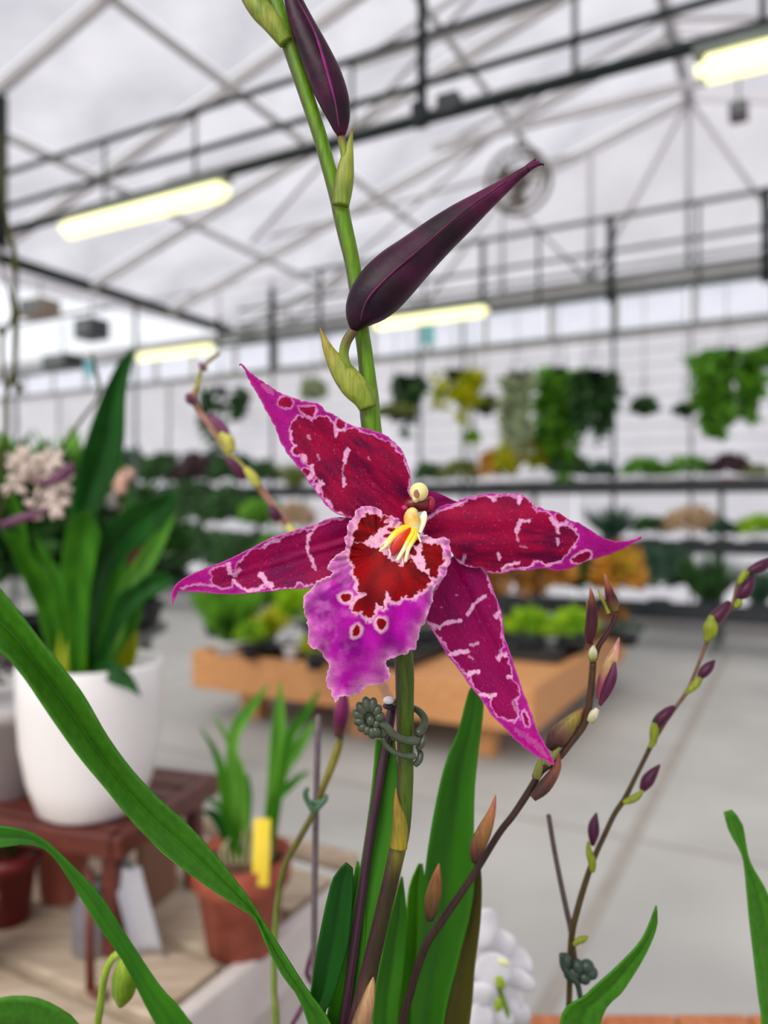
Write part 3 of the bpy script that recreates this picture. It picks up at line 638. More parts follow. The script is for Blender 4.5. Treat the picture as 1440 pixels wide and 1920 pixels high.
# white pot with the big orchid
wp = P(181, 1500, 1.12); WPD = 1.10
wpot = empty('potted_orchid', Vector((wp.x, WPD, SZ)), 'broad-leaved green orchid in a round white pot on the brown stool', 'plant')
prof = [(.001, 0), (.060, 0), (.072, .008), (.086, .05), (.095, .10), (.099, .16), (.1, .208), (.097, .213), (.092, .210), (.088, .17), (.001, .168)]
link('pot', lathe_me(prof, 48), white_c, wpot, world=False)
link('bark', lathe_me([(.001, .150), (.084, .165), (.083, .172), (.04, .178), (.001, .178)], 24), soil, wpot, world=False)
LW = [
 ([(340, 1950), (350, 1250), (400, 950), (440, 700), (500, 500), (560, 330), (610, 220), (670, 110), (738, 34)], [(430, 1950), (450, 1250), (540, 980), (600, 850), (660, 750), (700, 560), (705, 400), (715, 250), (745, 120), (742, 34)], (1.1, 1.12, 1.08), G_dark),
 ([(430, 1950), (440, 1500), (470, 1250), (560, 1100), (700, 940), (850, 880), (978, 848)], [(520, 1950), (560, 1550), (640, 1300), (750, 1180), (880, 1080), (975, 960), (982, 850)], (1.08, 1.05, 1.0), G_dark),
 ([(520, 1950), (620, 1650), (650, 1450), (720, 1300), (790, 1180), (880, 1080), (985, 970)], [(560, 1950), (700, 1640), (740, 1400), (850, 1290), (900, 1200), (950, 1080), (988, 972)], (1.1, 1.12, 1.14), G_lite),
 ([(480, 1950), (600, 1600), (650, 1440), (750, 1370), (860, 1300), (985, 1328)], [(540, 1950), (640, 1700), (720, 1560), (830, 1450), (930, 1400), (987, 1334)], (1.07, 1.05, 1.03), G_dark),
 ([(340, 1950), (280, 1650), (180, 1450), (90, 1250), (8, 1060)], [(400, 1950), (350, 1650), (290, 1400), (180, 1180), (90, 1090), (12, 1055)], (1.1, 1.08, 1.02), G_mid),
 ([(360, 1950), (330, 1550), (270, 1350), (210, 1200), (203, 1090)], [(430, 1950), (400, 1500), (340, 1300), (270, 1200), (207, 1088)], (1.09, 1.06, 1.06), G_mid),
 ([(400, 1950), (360, 1500), (350, 1200), (400, 1000), (500, 960)], [(480, 1950), (500, 1500), (545, 1200), (565, 1080), (502, 958)], (1.06, 1.03, 1.0), G_mid),
 ([(500, 1900), (545, 1820), (640, 1800), (740, 1880), (792, 1995)], [(480, 1950), (560, 1900), (640, 1930), (720, 1960), (790, 1998)], (1.06, 1.0, .975), G_dark),
 ([(330, 1950), (200, 1500), (100, 1150), (40, 900), (-30, 640)], [(380, 1950), (290, 1500), (180, 1200), (120, 950), (-20, 636)], (1.12, 1.12, 1.05), G_mid),
 ([(460, 1950), (480, 1650), (560, 1450), (640, 1250), (700, 1120)], [(560, 1950), (620, 1650), (690, 1450), (720, 1280), (706, 1118)], (1.12, 1.14, 1.16), G_mid),
 ([(520, 1950), (600, 1750), (690, 1600), (760, 1500), (800, 1420)], [(600, 1950), (690, 1780), (760, 1640), (800, 1520), (806, 1420)], (1.12, 1.13, 1.14), G_mid),
 ([(540, 1950), (620, 1850), (700, 1720), (770, 1620)], [(620, 1960), (720, 1880), (770, 1760), (774, 1622)], (1.11, 1.11, 1.1), G_yel)]
for Lp, Rp, d, m in LW: blade(Lp, Rp, d, rl, m=m, parent=wpot, fold=.25, th=.001)
for k, (x, y, w) in enumerate([(400, 1880, 45), (460, 1900, 36), (340, 1890, 30)]):
    link('pseudobulb', tube([(x, y+140, w), (x, y, w*1.3), (x+4, y-150, w*.9), (x+6, y-260, w*.3)], 1.07+.01*k, rl), G_yel, wpot)
# sprays of small cream orchids with purple stalks, beside the white pot plant
cream = mat('cream_bloom', (210, 190, 176), .5, (232, 216, 204), 60, trans=.2)
spr = empty('orchid_spray', Vector((-.56, 1.0, BZ)), 'spray of small cream orchids with purple stalks at the left edge', 'plant')
link('pot', pot_me(.05, .09), terra, spr, world=False)
link('stem', loft([[-.56, 1.0, BZ+.08, .003], [-.555, 1.0, .95, .003], [-.53, 1.0, 1.15, .003], [-.5, 1.0, 1.3, .002], [-.46, 1.0, 1.36, .002]], 20), G_olive, spr)
R9 = random.Random(4)
for k in range(17):
    px, py = R9.uniform(25, 132), R9.uniform(858, 950); c = P(px, py, 1.0+R9.uniform(-.02, .02)); mes = []
    for q in range(5):
        an = q*1.257+R9.random(); mes.append(ball(c+Vector((math.cos(an)*.010, R9.uniform(-.004, .004), math.sin(an)*.010)), .010, .003, .005, Matrix.Rotation(-an, 3, 'Y'), 8))
    link('blossom', join(mes), cream, spr)
purp = mat('purple_stalk', (80, 34, 66), .45, (110, 54, 88), 50)
link('purple_bract', tube([(0, 985, 6), (40, 972, 9), (80, 958, 6), (98, 950, 3)], .98), purp, spr)
link('purple_bract', tube([(70, 905, 5), (105, 898, 9), (128, 880, 11), (136, 868, 4)], .98), purp, spr)
link('branch', tube([(60, 960, 3), (110, 850, 3), (150, 790, 3), (185, 740, 3), (178, 690, 4), (172, 660, 2)], .99), G_olive, spr)
link('branch', tube([(-10, 960, 4), (10, 820, 4), (12, 740, 4), (26, 690, 4), (30, 600, 5), (26, 540, 3), (28, 480, 5), (14, 420, 3), (4, 340, 4), (2, 250, 3)], .98), G_olive, spr)
link('branch', tube([(12, 740, 3), (4, 640, 3), (24, 590, 3), (10, 520, 2), (-8, 470, 2)], .98), G_olive, spr)
for x, y, w in ((30, 590, 8), (26, 500, 7), (26, 710, 8), (36, 728, 6), (0, 620, 5)): link('bud', ball(P(x, y, .98), w/F, w/F*.7, w*1.7/F, None, 8), G_olive, spr)
# terracotta pot with small orchid and yellow tag
tp = empty('potted_orchid', Vector((-.197, 1.06, BZ)), 'small young orchid in a terracotta pot with yellow tag', 'plant')
link('pot', lathe_me([(.001, 0), (.046, 0), (.060, .092), (.068, .094), (.070, .13), (.063, .13), (.060, .115), (.001, .113)], 40), terra, tp, world=False)
link('bark', lathe_me([(.001, .112), (.058, .116), (.03, .124), (.001, .126)], 20), soil, tp, world=False)
TL = [([(840, 900), (815, 500), (750, 330)], [(870, 900), (850, 500), (754, 328)], G_mid), ([(850, 900), (850, 400), (900, 270), (1000, 170)], [(885, 900), (890, 420), (930, 310), (1008, 176)], G_lite),
      ([(880, 900), (880, 600), (860, 420), (800, 290)], [(920, 900), (930, 560), (880, 400), (806, 286)], G_lite), ([(970, 900), (1000, 560), (1015, 350), (1048, 160)], [(1010, 900), (1060, 520), (1072, 330), (1054, 158)], G_lite),
      ([(980, 900), (1030, 540), (1090, 400), (1186, 292)], [(1015, 900), (1070, 540), (1130, 430), (1190, 300)], G_lite), ([(990, 900), (1060, 400), (1120, 280), (1194, 190)], [(1010, 900), (1090, 420), (1150, 300), (1200, 196)], G_mid),
      ([(985, 900), (1010, 620), (1080, 530), (1155, 488)], [(1010, 900), (1040, 640), (1090, 565), (1160, 494)], G_mid), ([(900, 900), (900, 700), (900, 560), (925, 500)], [(940, 900), (940, 700), (945, 580), (930, 498)], G_mid),
      ([(880, 900), (820, 720), (780, 660), (752, 650)], [(910, 900), (850, 700), (810, 640), (754, 640)], G_dark), ([(900, 900), (840, 680), (800, 620), (770, 590)], [(930, 900), (870, 670), (820, 610), (774, 586)], G_mid)]
for i, (Lp, Rp, m) in enumerate(TL): blade(Lp, Rp, (1.05, 1.05+.03*math.sin(i*2), 1.05+.06*math.sin(i*2)), rb, m=m, parent=tp, fold=.25, nu=18, nv=9, th=.0008)
for i in range(9):
    x = 850+i*18; link('root', tube([(x, 880, 7), (x-20+i*5, 800, 7), (x+R9.uniform(-20, 20), 700+R9.uniform(-30, 60), 5)], 1.04, rb, sides=6), mat('pale_root', (150, 150, 110), .7, (180, 170, 130), 40), tp)
tm = cube_me(.022, .002, .088, .0008, cz=0); tm.transform(Matrix.Rotation(math.radians(2), 4, 'Y')); v_ = P(490, 1598, 1.0)
tm.transform(Matrix.Translation(v_)); link('plant_tag', tm, mat('yellow_tag', (236, 206, 50), .5, (244, 216, 70), 30), tp, label='blank yellow plastic tag')
# pots standing under and around the stool
for px, Y, z, r_, h_, m, lb in ((14, 1.13, BZ, .042, .10, mat('dark_red_glaze', (104, 26, 26), .4, (128, 36, 34), 20), 'dark red pot under the stool at the left edge'), (118, 1.2, BZ, .045, .10, mat('orange_brown_glaze', (160, 84, 70), .5, (184, 104, 86), 20), 'brownish pink pot in the shade under the stool')):
    rt = empty('flower_pot', Vector(((px-720)/F*Y, Y, z)), lb, 'pot'); link('body', pot_me(r_, h_), m, rt, world=False)
    me = leaf_tuft('grass', .07, .05, 30, int(px)); me.transform(Matrix.Translation((0, 0, h_*.88))); meta(link('foliage', me, LM['dark'], rt, world=False), kind='stuff')
jar = empty('glass_jar', Vector(((172-720)/F*1.05, 1.05, BZ)), 'small greyish glass jar under the stool', 'jar')
jm = mat('smoky_glass', (110, 106, 112), .15, (140, 136, 140), 20); link('body', lathe_me([(.022, 0), (.026, .004), (.026, .06), (.018, .075), (.018, .085), (.016, .085), (.016, .07), (.001, .06)], 20), jm, jar, world=False)
link('lid', lathe_me([(.001, .085), (.019, .085), (.019, .095), (.001, .096)], 20), steel_grey, jar, world=False)
ps = empty('metal_scoop', Vector((-.315, 1.03, BZ)), 'silvery curved sheet leaning beside the right stool legs', 'scoop')
V = []
for i in range(9):
    for j in range(7): V.append((.02*math.cos(j/6*3.14)-.004*i, .012*math.sin(j/6*3.14)-.0, .002+i*.015*(1-.0*j)))
me = mesh(V, [(i*7+j, i*7+j+1, i*7+j+8, i*7+j+7) for i in range(8) for j in range(6)]); solid(link('blade', me, mat('bright_metal', (196, 198, 206), .25, (210, 212, 220), 9, metal=.3), ps, world=False), .001)
link('handle', rod((-.03, .006, .118), (-.04, .01, .16), .004), steel_grey, ps, world=False)
# grey-white pot partly seen left of the white one
gp = empty('flower_pot', Vector(((18-720)/F*1.17, 1.17, SZ)), 'grey-white pot behind the white pot at the left edge', 'pot')
link('body', pot_me(.06, .14), mat('grey_ceramic', (170, 166, 166), .4, (190, 186, 186), 9), gp, world=False)
me = leaf_tuft('bush', .13, .1, 60, 9); me.transform(Matrix.Translation((0, 0, .13))); meta(link('foliage', me, LM['purple'], gp, world=False, smooth=False), kind='stuff')
# wooden stand at the lower right
stand = empty('wooden_stand', Vector((.40, .74, 0)), 'orange-brown wooden stand top at the bottom right corner', 'stand')
ow = mat('orange_wood', (166, 92, 50), .5, (200, 124, 74), 9, stretch=(12, 1, 12))
for i, x in enumerate((-.2, -.12, -.04, .04, .12, .2)): link('board', cube_me(.078, .22, .02, .003, cz=.735, c=(x, 0, 0)), ow, stand, world=False, smooth=False)
for x in (-.2, .2):
    for y in (-.08, .08): link('leg', cube_me(.03, .03, .725, .002, c=(x, y, 0)), ow, stand, world=False, smooth=False)
link('front_rail', cube_me(.4, .02, .05, c=(0, -.08, .67)), ow, stand, world=False, smooth=False)
# foreground table under the orchid pots (below the picture)
ft = empty('display_table', Vector((.03, .38, 0)), 'plain display table that carries the foreground orchid pots', 'table')
TZ = .84
link('table_top', cube_me(.62, .40, .02, .003, cz=TZ-.01), steel_grey, ft, world=False, smooth=False)
for x in (-.28, .28):
    for y in (-.17, .17): link('leg', cube_me(.03, .03, TZ-.02, c=(x, y, 0)), steel_grey, ft, world=False, smooth=False)
def fplant(x, y, label, r=.042, h=.09, name='orchid_plant'):
    rt = empty(name, Vector((x, y, TZ)), label, 'orchid')
    link('pot', pot_me(r, h), blackpl, rt, world=False); link('bark', lathe_me([(.001, h*.9), (r*.9, h*.9), (r*.5, h*.96), (.001, h*.98)], 16), soil, rt, world=False); return rt
# ---------------- HERO ORCHID ----------------
hero = fplant(-.012, .287, 'magenta and crimson star-shaped orchid in bloom with purple buds')
fl = empty('flower', P(780, 965, D0+.006)-origin(hero), None, None); fl.parent = hero; del fl['wp']
DK1, DK2 = lc(176, 0, 62), lc(100, 0, 54)  # crimson and its streak tone, deepened to carry the petals' shaded patches
MG1, MG2 = lc(184, 10, 134), lc(150, 12, 120)
WH = lc(248, 184, 224)
def petal_col(darks, spots, strokes, axis, magenta=0.0, out_edge=True, pale=.85, seed=0, w0=3.3):
    ax = np.array(axis, float); u = ax[1]-ax[0]; Ln = np.linalg.norm(u); u /= Ln; v = np.array([-u[1], u[0]])
    def f(X, Y, s):
        n1 = vnoise(X, Y, 9, seed)-.5; n2 = vnoise(X, Y, 9, seed+9)-.5; n3 = vnoise(X, Y, 4, seed+4)-.5; n4 = vnoise(X, Y, 4, seed+14)-.5
        Xw = X+n1*7+n3*4; Yw = Y+n2*7+n4*4
        A_ = (X-ax[0, 0])*u[0]+(Y-ax[0, 1])*u[1]; T = (X-ax[0, 0])*v[0]+(Y-ax[0, 1])*v[1]
        st = vnoise(A_, T*4.5, 26, seed+2); st2 = vnoise(A_*1.0, T*2.2, 5, seed+3); bl = vnoise(X, Y, 40, seed+1)
        dark = mixc(np.tile(DK1, (len(X), 1)), DK2, np.clip(.15+.75*st*bl*1.6+magenta*.2, 0, 1))
        if magenta: dark = mixc(dark, lc(150, 4, 98), np.full(len(X), magenta))
        mg = mixc(np.tile(MG1, (len(X), 1)), MG2, np.clip(st*.8, 0, 1))
        d = np.full(X.shape, 1e9)
        for p in darks: d = np.minimum(d, sdpoly(Xw, Yw, p))
        for p in spots: d = np.minimum(d, sdpoly(X+n3*3, Y+n4*3, p))
        c = mixc(mg, dark, sst(1.0, -1.0, d))
        wn = vnoise(X, Y, 14, seed+6); wid = w0*(.45+.9*wn)
        line = sst(-.8, .6, d)*sst(wid+1.8, wid-.8, d)
        c = mixc(c, WH, np.clip(line*pale*(.35+.8*vnoise(X, Y, 22, seed+7)), 0, 1))
        glow = np.exp(-np.maximum(d-wid, 0)/6)*(d > 0)*.22; c = mixc(c, lc(214, 60, 190), glow)
        for pl_, w, al in strokes:
            q = sdline(X+n3*4, Y+n4*4, pl_); ww = w*(.6+.8*vnoise(X, Y, 8, seed+8)); c = mixc(c, WH, al*sst(ww+1.5, ww-1, q))
        speck = (vnoise(A_, T*3, 4.5, seed+11) > .93)*(.25); c = mixc(c, lc(226, 120, 176), speck*(d < 0))
        if out_edge: c = mixc(c, lc(232, 120, 196), np.exp(s/1.2)*.55)
        c = c*(.86+.28*st2)[:, None]
        return np.clip(c, 0, 1)
    return f
def axis_fn(axis, off0, off1, bow, cup, keel=0, twist=0, wref=80, rip=.0004):
    ax = np.array(axis, float); u = ax[1]-ax[0]; Ln = np.linalg.norm(u); u /= Ln; v = np.array([-u[1], u[0]])
    def f(X, Y, s):
        A_ = ((X-ax[0, 0])*u[0]+(Y-ax[0, 1])*u[1])/Ln; T = ((X-ax[0, 0])*v[0]+(Y-ax[0, 1])*v[1])/wref
        a = np.clip(A_, -.1, 1.1)
        return D0+off0+(off1-off0)*a+bow*np.sin(np.pi*np.clip(a, 0, 1))+cup*np.minimum(T*T, 1.5)+keel*np.exp(-(T/.12)**2)*(1-a)+twist*T*a+rip*np.sin(T*9+a*3)*(1-.5*a)+.0005*np.sin(a*14+T*4)*np.exp(s/25)
    return f
STEP = 1.7
# upper sepal
oA = r1.pts([(425, 65), (440, 62), (470, 90), (505, 125), (580, 175), (640, 215), (700, 240), (760, 262), (850, 280), (900, 320), (960, 350), (1010, 385), (1090, 410), (1170, 430), (1240, 465), (1295, 520), (1330, 585), (1350, 650), (1357, 720), (1365, 800), (1375, 880), (1340, 930), (1230, 935), (1100, 925), (1000, 888), (940, 865), (890, 820), (840, 750), (790, 680), (740, 610), (690, 550), (650, 480), (620, 400), (570, 310), (520, 220), (480, 150), (458, 98), (440, 74), (428, 78)])
dA = [r1.pts([(712, 480), (705, 420), (715, 380), (745, 345), (790, 345), (820, 375), (850, 352), (905, 355), (940, 395), (948, 455), (975, 440), (1010, 415), (1060, 412), (1110, 440), (1150, 450), (1190, 470), (1240, 500), (1262, 505), (1275, 545), (1305, 565), (1320, 605), (1345, 650), (1350, 720), (1345, 800), (1390, 1000), (1150, 1000), (1000, 880), (940, 860), (890, 790), (865, 720), (835, 705), (850, 680), (805, 660), (820, 620), (775, 600), (765, 565), (735, 540), (745, 510)])]
sA = [r1.pts(ell(678, 272, 40, 31)), r1.pts([(750, 292), (790, 300), (835, 292), (842, 320), (822, 352), (785, 335), (760, 318)]), r1.pts(ell(975, 388, 25, 28)), r1.pts(ell(787, 655, 22, 26)), r1.pts(ell(735, 535, 18, 22))]
kA = [(r1.pts([(1015, 530), (1003, 562), (998, 595)]), 3.4, .95), (r1.pts([(992, 600), (985, 660), (990, 690)]), 1.2, .45), (r1.pts([(990, 686), (994, 718)]), 3, .9), (r1.pts([(800, 455), (812, 470)]), 2, .5), (r1.pts([(850, 560), (860, 578)]), 2, .5), (r1.pts([(1125, 570), (1135, 580)]), 1.5, .5), (r1.pts([(950, 455), (960, 420), (1000, 428)]), 2, .8),
      (r1.pts([(775, 560), (780, 590)]), 4, .8), (r1.pts([(820, 615), (825, 660), (800, 680)]), 3.5, .85), (r1.pts([(860, 700), (875, 715), (850, 730), (855, 760)]), 3.5, .85), (r1.pts([(900, 800), (925, 830)]), 2.5, .8), (r1.pts([(560, 185), (600, 215)]), 5, .18)]
aA = [(758, 960), (470, 700)]
solid(link('sepal', sheet(oA, STEP, axis_fn(aA, .003, .002, .001, -.003, .0012, wref=90), petal_col(dA, sA, kA, aA, seed=1), frill=1.1), petalm, fl, label='upper sepal pointing to the upper left'), .0006)
# left sepal
oB = r1.pts([(65, 1362), (66, 1300), (85, 1258), (125, 1225), (180, 1195), (250, 1165), (330, 1135), (400, 1105), (470, 1070), (540, 1035), (600, 1005), (680, 980), (760, 955), (830, 935), (900, 905), (960, 893), (1010, 895), (1100, 890), (1250, 900), (1300, 950), (1250, 1080), (1100, 1180), (1000, 1230), (900, 1255), (820, 1270), (760, 1278), (680, 1280), (600, 1290), (500, 1302), (420, 1308), (330, 1306), (240, 1300), (160, 1292), (108, 1290), (90, 1312)])
dB = [r1.pts([(418, 1175), (425, 1140), (470, 1105), (500, 1072), (560, 1058), (600, 1020), (650, 1015), (700, 985), (800, 962), (830, 950), (900, 922), (950, 905), (1400, 880), (1400, 1200), (1050, 1240), (880, 1240), (860, 1245), (780, 1266), (750, 1245), (740, 1265), (600, 1275), (575, 1252), (560, 1275), (500, 1288), (440, 1272), (412, 1232), (405, 1235), (380, 1262), (330, 1275), (300, 1262), (284, 1238), (272, 1205), (290, 1172), (330, 1155), (370, 1148), (378, 1195)])]
kB = [(r1.pts([(850, 930), (830, 960), (805, 990), (796, 1040), (798, 1085), (822, 1125), (840, 1172)]), 2.4, .9), (r1.pts([(372, 1150), (382, 1198)]), 4, .75), (r1.pts([(430, 1175), (402, 1205)]), 3, .5), (r1.pts([(400, 1232), (420, 1265), (470, 1288)]), 3, .85), (r1.pts([(545, 1200), (570, 1240), (600, 1265)]), 4.5, .95), (r1.pts([(572, 1245), (545, 1275), (470, 1288)]), 2.5, .85), (r1.pts([(560, 1055), (590, 1022), (640, 1018)]), 2.5, .8), (r1.pts([(110, 1275), (200, 1255), (290, 1262)]), 2, .5)]
aB = [(735, 990), (330, 1110)]
solid(link('sepal', sheet(oB, STEP, axis_fn(aB, .004, .000, .003, -.003, -.0014, wref=55, rip=.0003), petal_col(dB, [], kB, aB, magenta=.35, seed=21, w0=3.4), frill=.6), petalm, fl, label='left sepal pointing to the left'), .0006)
# fold of the right petal seen behind
oF = rc.pts([(690, 300), (760, 292), (850, 310), (980, 370), (1110, 430), (1190, 455), (1250, 520), (1100, 640), (900, 760), (740, 700), (680, 560)])
solid(link('petal_base', sheet(oF, STEP, axis_fn([(790, 930), (880, 960)], .005, .004, 0, 0), lambda X, Y, s: mixc(np.tile(lc(158, 20, 104), (len(X), 1)), lc(120, 12, 74), vnoise(X+Y*.5, Y*3, 14, 2))), petalm, fl, label='magenta turned-back base of the right petal'), .0005)
# right petal
oC = r3.pts([(50, 330), (75, 285), (110, 255), (180, 218), (250, 205), (275, 185), (330, 168), (400, 155), (480, 148), (560, 150), (640, 155), (690, 180), (740, 225), (800, 250), (870, 265), (930, 305), (1000, 330), (1060, 365), (1120, 405), (1200, 435), (1270, 440), (1340, 428), (1374, 413), (1382, 424), (1340, 447), (1280, 480), (1200, 515), (1120, 540), (1050, 560), (980, 592), (920, 612), (860, 622), (800, 605), (760, 608), (680, 620), (600, 620), (520, 637), (440, 632), (400, 600), (370, 605), (330, 600), (260, 570), (210, 500), (120, 440), (45, 400)])
dC = [r3.pts([(30, 330), (75, 300), (150, 262), (230, 226), (285, 205), (340, 180), (420, 165), (440, 170), (470, 190), (500, 162), (545, 160), (575, 156), (612, 170), (630, 210), (655, 172), (700, 195), (735, 235), (738, 268), (780, 262), (815, 275), (835, 310), (862, 340), (872, 378), (895, 350), (955, 355), (985, 395), (988, 430), (965, 470), (925, 500), (905, 535), (880, 560), (830, 578), (790, 578), (765, 555), (735, 553), (700, 590), (665, 612), (600, 596), (560, 612), (520, 630), (440, 625), (390, 598), (330, 600), (200, 560), (0, 480)])]
sC = [r3.pts(ell(888, 298, 34, 27, 15)), r3.pts(ell(1015, 540, 62, 28, -22))]
kC = [(r3.pts([(690, 315), (640, 318), (627, 345), (620, 385)]), 4.0, .9), (r3.pts([(620, 385), (622, 440)]), 1.5, .5), (r3.pts([(862, 425), (868, 462)]), 2.6, .65), (r3.pts([(505, 515), (510, 545)]), 2.6, .9), (r3.pts([(530, 615), (560, 585), (628, 573)]), 3.2, .95), (r3.pts([(445, 165), (482, 192)]), 2.2, .75), (r3.pts([(680, 475), (640, 470)]), 1.2, .4), (r3.pts([(240, 555), (290, 578), (300, 525)]), 2.5, .5),
      (r3.pts([(740, 270), (700, 195)]), 1.4, .4), (r3.pts([(825, 300), (865, 345), (870, 385)]), 3.0, .8), (r3.pts([(865, 345), (930, 330)]), 2.2, .7), (r3.pts([(70, 300), (150, 258), (230, 222), (275, 210)]), 1.6, .6), (r3.pts([(255, 205), (282, 212)]), 4, .35), (r3.pts([(630, 165), (632, 205)]), 3, .7)]
aC = [(800, 985), (1190, 1012)]
solid(link('petal', sheet(oC, STEP, axis_fn(aC, .001, .004, -.004, .003, 0, .001, wref=75), petal_col(dC, sC, kC, aC, seed=41), frill=.9), petalm, fl, label='right petal pointing to the right'), .0006)
# lower right sepal
oD = r3.pts([(220, 540), (160, 640), (120, 720), (85, 820), (64, 920), (100, 990), (150, 1070), (200, 1150), (250, 1210), (300, 1280), (350, 1350), (410, 1422), (470, 1512), (540, 1582), (600, 1650), (670, 1710), (740, 1760), (800, 1790), (835, 1812), (847, 1800), (820, 1738), (780, 1668), (740, 1588), (710, 1500), (680, 1420), (640, 1310), (610, 1220), (580, 1130), (547, 1040), (535, 950), (520, 860), (490, 780), (460, 700), (430, 635), (390, 590), (380, 520), (300, 480)])
dD = [r3.pts([(200, 400), (380, 560), (400, 610), (425, 640), (448, 700), (470, 760), (495, 800), (505, 860), (495, 900), (520, 935), (520, 1000), (540, 1080), (510, 1120), (545, 1140), (568, 1160), (580, 1230), (590, 1290), (620, 1320), (628, 1390), (600, 1420), (615, 1460), (622, 1510), (600, 1538), (560, 1535), (500, 1505), (455, 1440), (462, 1400), (400, 1375), (345, 1310), (338, 1270), (310, 1245), (265, 1200), (228, 1150), (215, 1115), (150, 1045), (120, 985), (80, 950), (70, 920), (90, 820), (130, 720), (180, 600)])]
sD = [r3.pts(ell(672, 1535, 14, 46, -16))]
kD = [(r3.pts([(155, 962), (200, 938), (272, 930)]), 3.6, .95), (r3.pts([(315, 888), (355, 830), (415, 778)]), 3.2, .9), (r3.pts([(338, 1080), (380, 1070)]), 3.2, .7), (r3.pts([(215, 1135), (260, 1122), (318, 1112)]), 4.2, .95), (r3.pts([(325, 1262), (330, 1250), (380, 1243)]), 4.2, .95), (r3.pts([(400, 1378), (455, 1395), (485, 1385)]), 3.2, .95), (r3.pts([(75, 945), (140, 972)]), 3.4, .85), (r3.pts([(505, 1165), (515, 1140), (550, 1135)]), 4.2, .9), (r3.pts([(490, 905), (515, 870)]), 3.2, .8), (r3.pts([(325, 1150), (350, 1165)]), 1.6, .5), (r3.pts([(565, 1275), (585, 1270)]), 3, .8),
      (r3.pts([(620, 1600), (730, 1680), (800, 1760)]), 5, .12), (r3.pts([(590, 1420), (640, 1540)]), 2, .35), (r3.pts([(245, 770), (250, 772)]), 1.4, .6), (r3.pts([(155, 845), (160, 846)]), 1.4, .5)]
aD = [(850, 1060), (1035, 1432)]
solid(link('sepal', sheet(oD, STEP, axis_fn(aD, .006, -.004, .002, -.002, .0012, wref=70), petal_col(dD, sD, kD, aD, magenta=.6, seed=61, w0=3.4), frill=.8), petalm, fl, label='lower right sepal pointing down'), .0006)
# lip
oL = r2.pts([(480, 332), (500, 320), (530, 316), (590, 325), (625, 352), (640, 375), (690, 385), (720, 402), (770, 440), (850, 470), (900, 505), (950, 530), (1000, 548), (1040, 538), (1078, 545), (1090, 575), (1102, 620), (1100, 700), (1062, 780), (1010, 850), (972, 900), (970, 970), (942, 1060), (930, 1108), (896, 1140), (885, 1210), (864, 1242), (850, 1282), (800, 1312), (765, 1312), (730, 1340), (670, 1365), (665, 1405), (686, 1440), (680, 1492), (610, 1522), (540, 1532), (480, 1582), (400, 1600), (350, 1612), (320, 1648), (300, 1585), (264, 1530), (260, 1470), (282, 1405), (240, 1330), (190, 1290), (148, 1262), (135, 1180), (137, 1130), (108, 1020), (105, 945), (130, 900), (180, 850), (235, 810), (300, 770), (262, 737), (290, 690), (345, 640), (386, 600), (388, 530), (408, 490), (410, 430), (440, 390), (455, 360)])
red = [r2.pts([(415, 650), (425, 590), (450, 570), (490, 558), (530, 578), (560, 600), (600, 602), (640, 640), (690, 675), (730, 705), (765, 728), (790, 700), (820, 670), (870, 720), (900, 762), (950, 785), (957, 830), (925, 880), (880, 905), (842, 938), (800, 925), (760, 950), (718, 965), (692, 940), (663, 895), (655, 960), (640, 1012), (605, 985), (588, 970), (586, 1035), (572, 1072), (548, 1083), (508, 1060), (495, 1025), (452, 1035), (434, 992), (460, 958), (528, 903), (480, 905), (478, 860), (470, 810), (440, 780), (446, 720), (415, 685)]),
       r2.pts([(468, 430), (500, 400), (540, 375), (575, 378), (610, 385), (655, 425), (690, 440), (660, 458), (610, 488), (575, 520), (520, 552), (460, 562), (436, 582), (448, 540), (440, 505), (470, 470)]),
       r2.pts([(905, 560), (950, 570), (1010, 585), (1050, 605), (1045, 640), (1055, 690), (1020, 735), (1012, 780), (990, 802), (955, 795), (955, 755), (925, 745), (922, 690), (900, 640), (912, 600)])]
rspots = [r2.pts(ell(393, 937, 35, 29)), r2.pts(ell(631, 1113, 30, 39)), r2.pts(ell(460, 1160, 22, 40, 18)), r2.pts(ell(865, 565, 28, 24, 30)), r2.pts(ell(840, 625, 24, 36, -35)), r2.pts(ell(700, 480, 34, 14, 10)), r2.pts(ell(670, 520, 26, 14, -10)), r2.pts(ell(655, 395, 18, 26, 30))]
palez = r2.pts([(432, 560), (560, 470), (640, 440), (760, 440), (860, 480), (1040, 545), (1060, 600), (960, 800), (900, 770), (820, 700), (780, 740), (600, 620), (480, 585)])
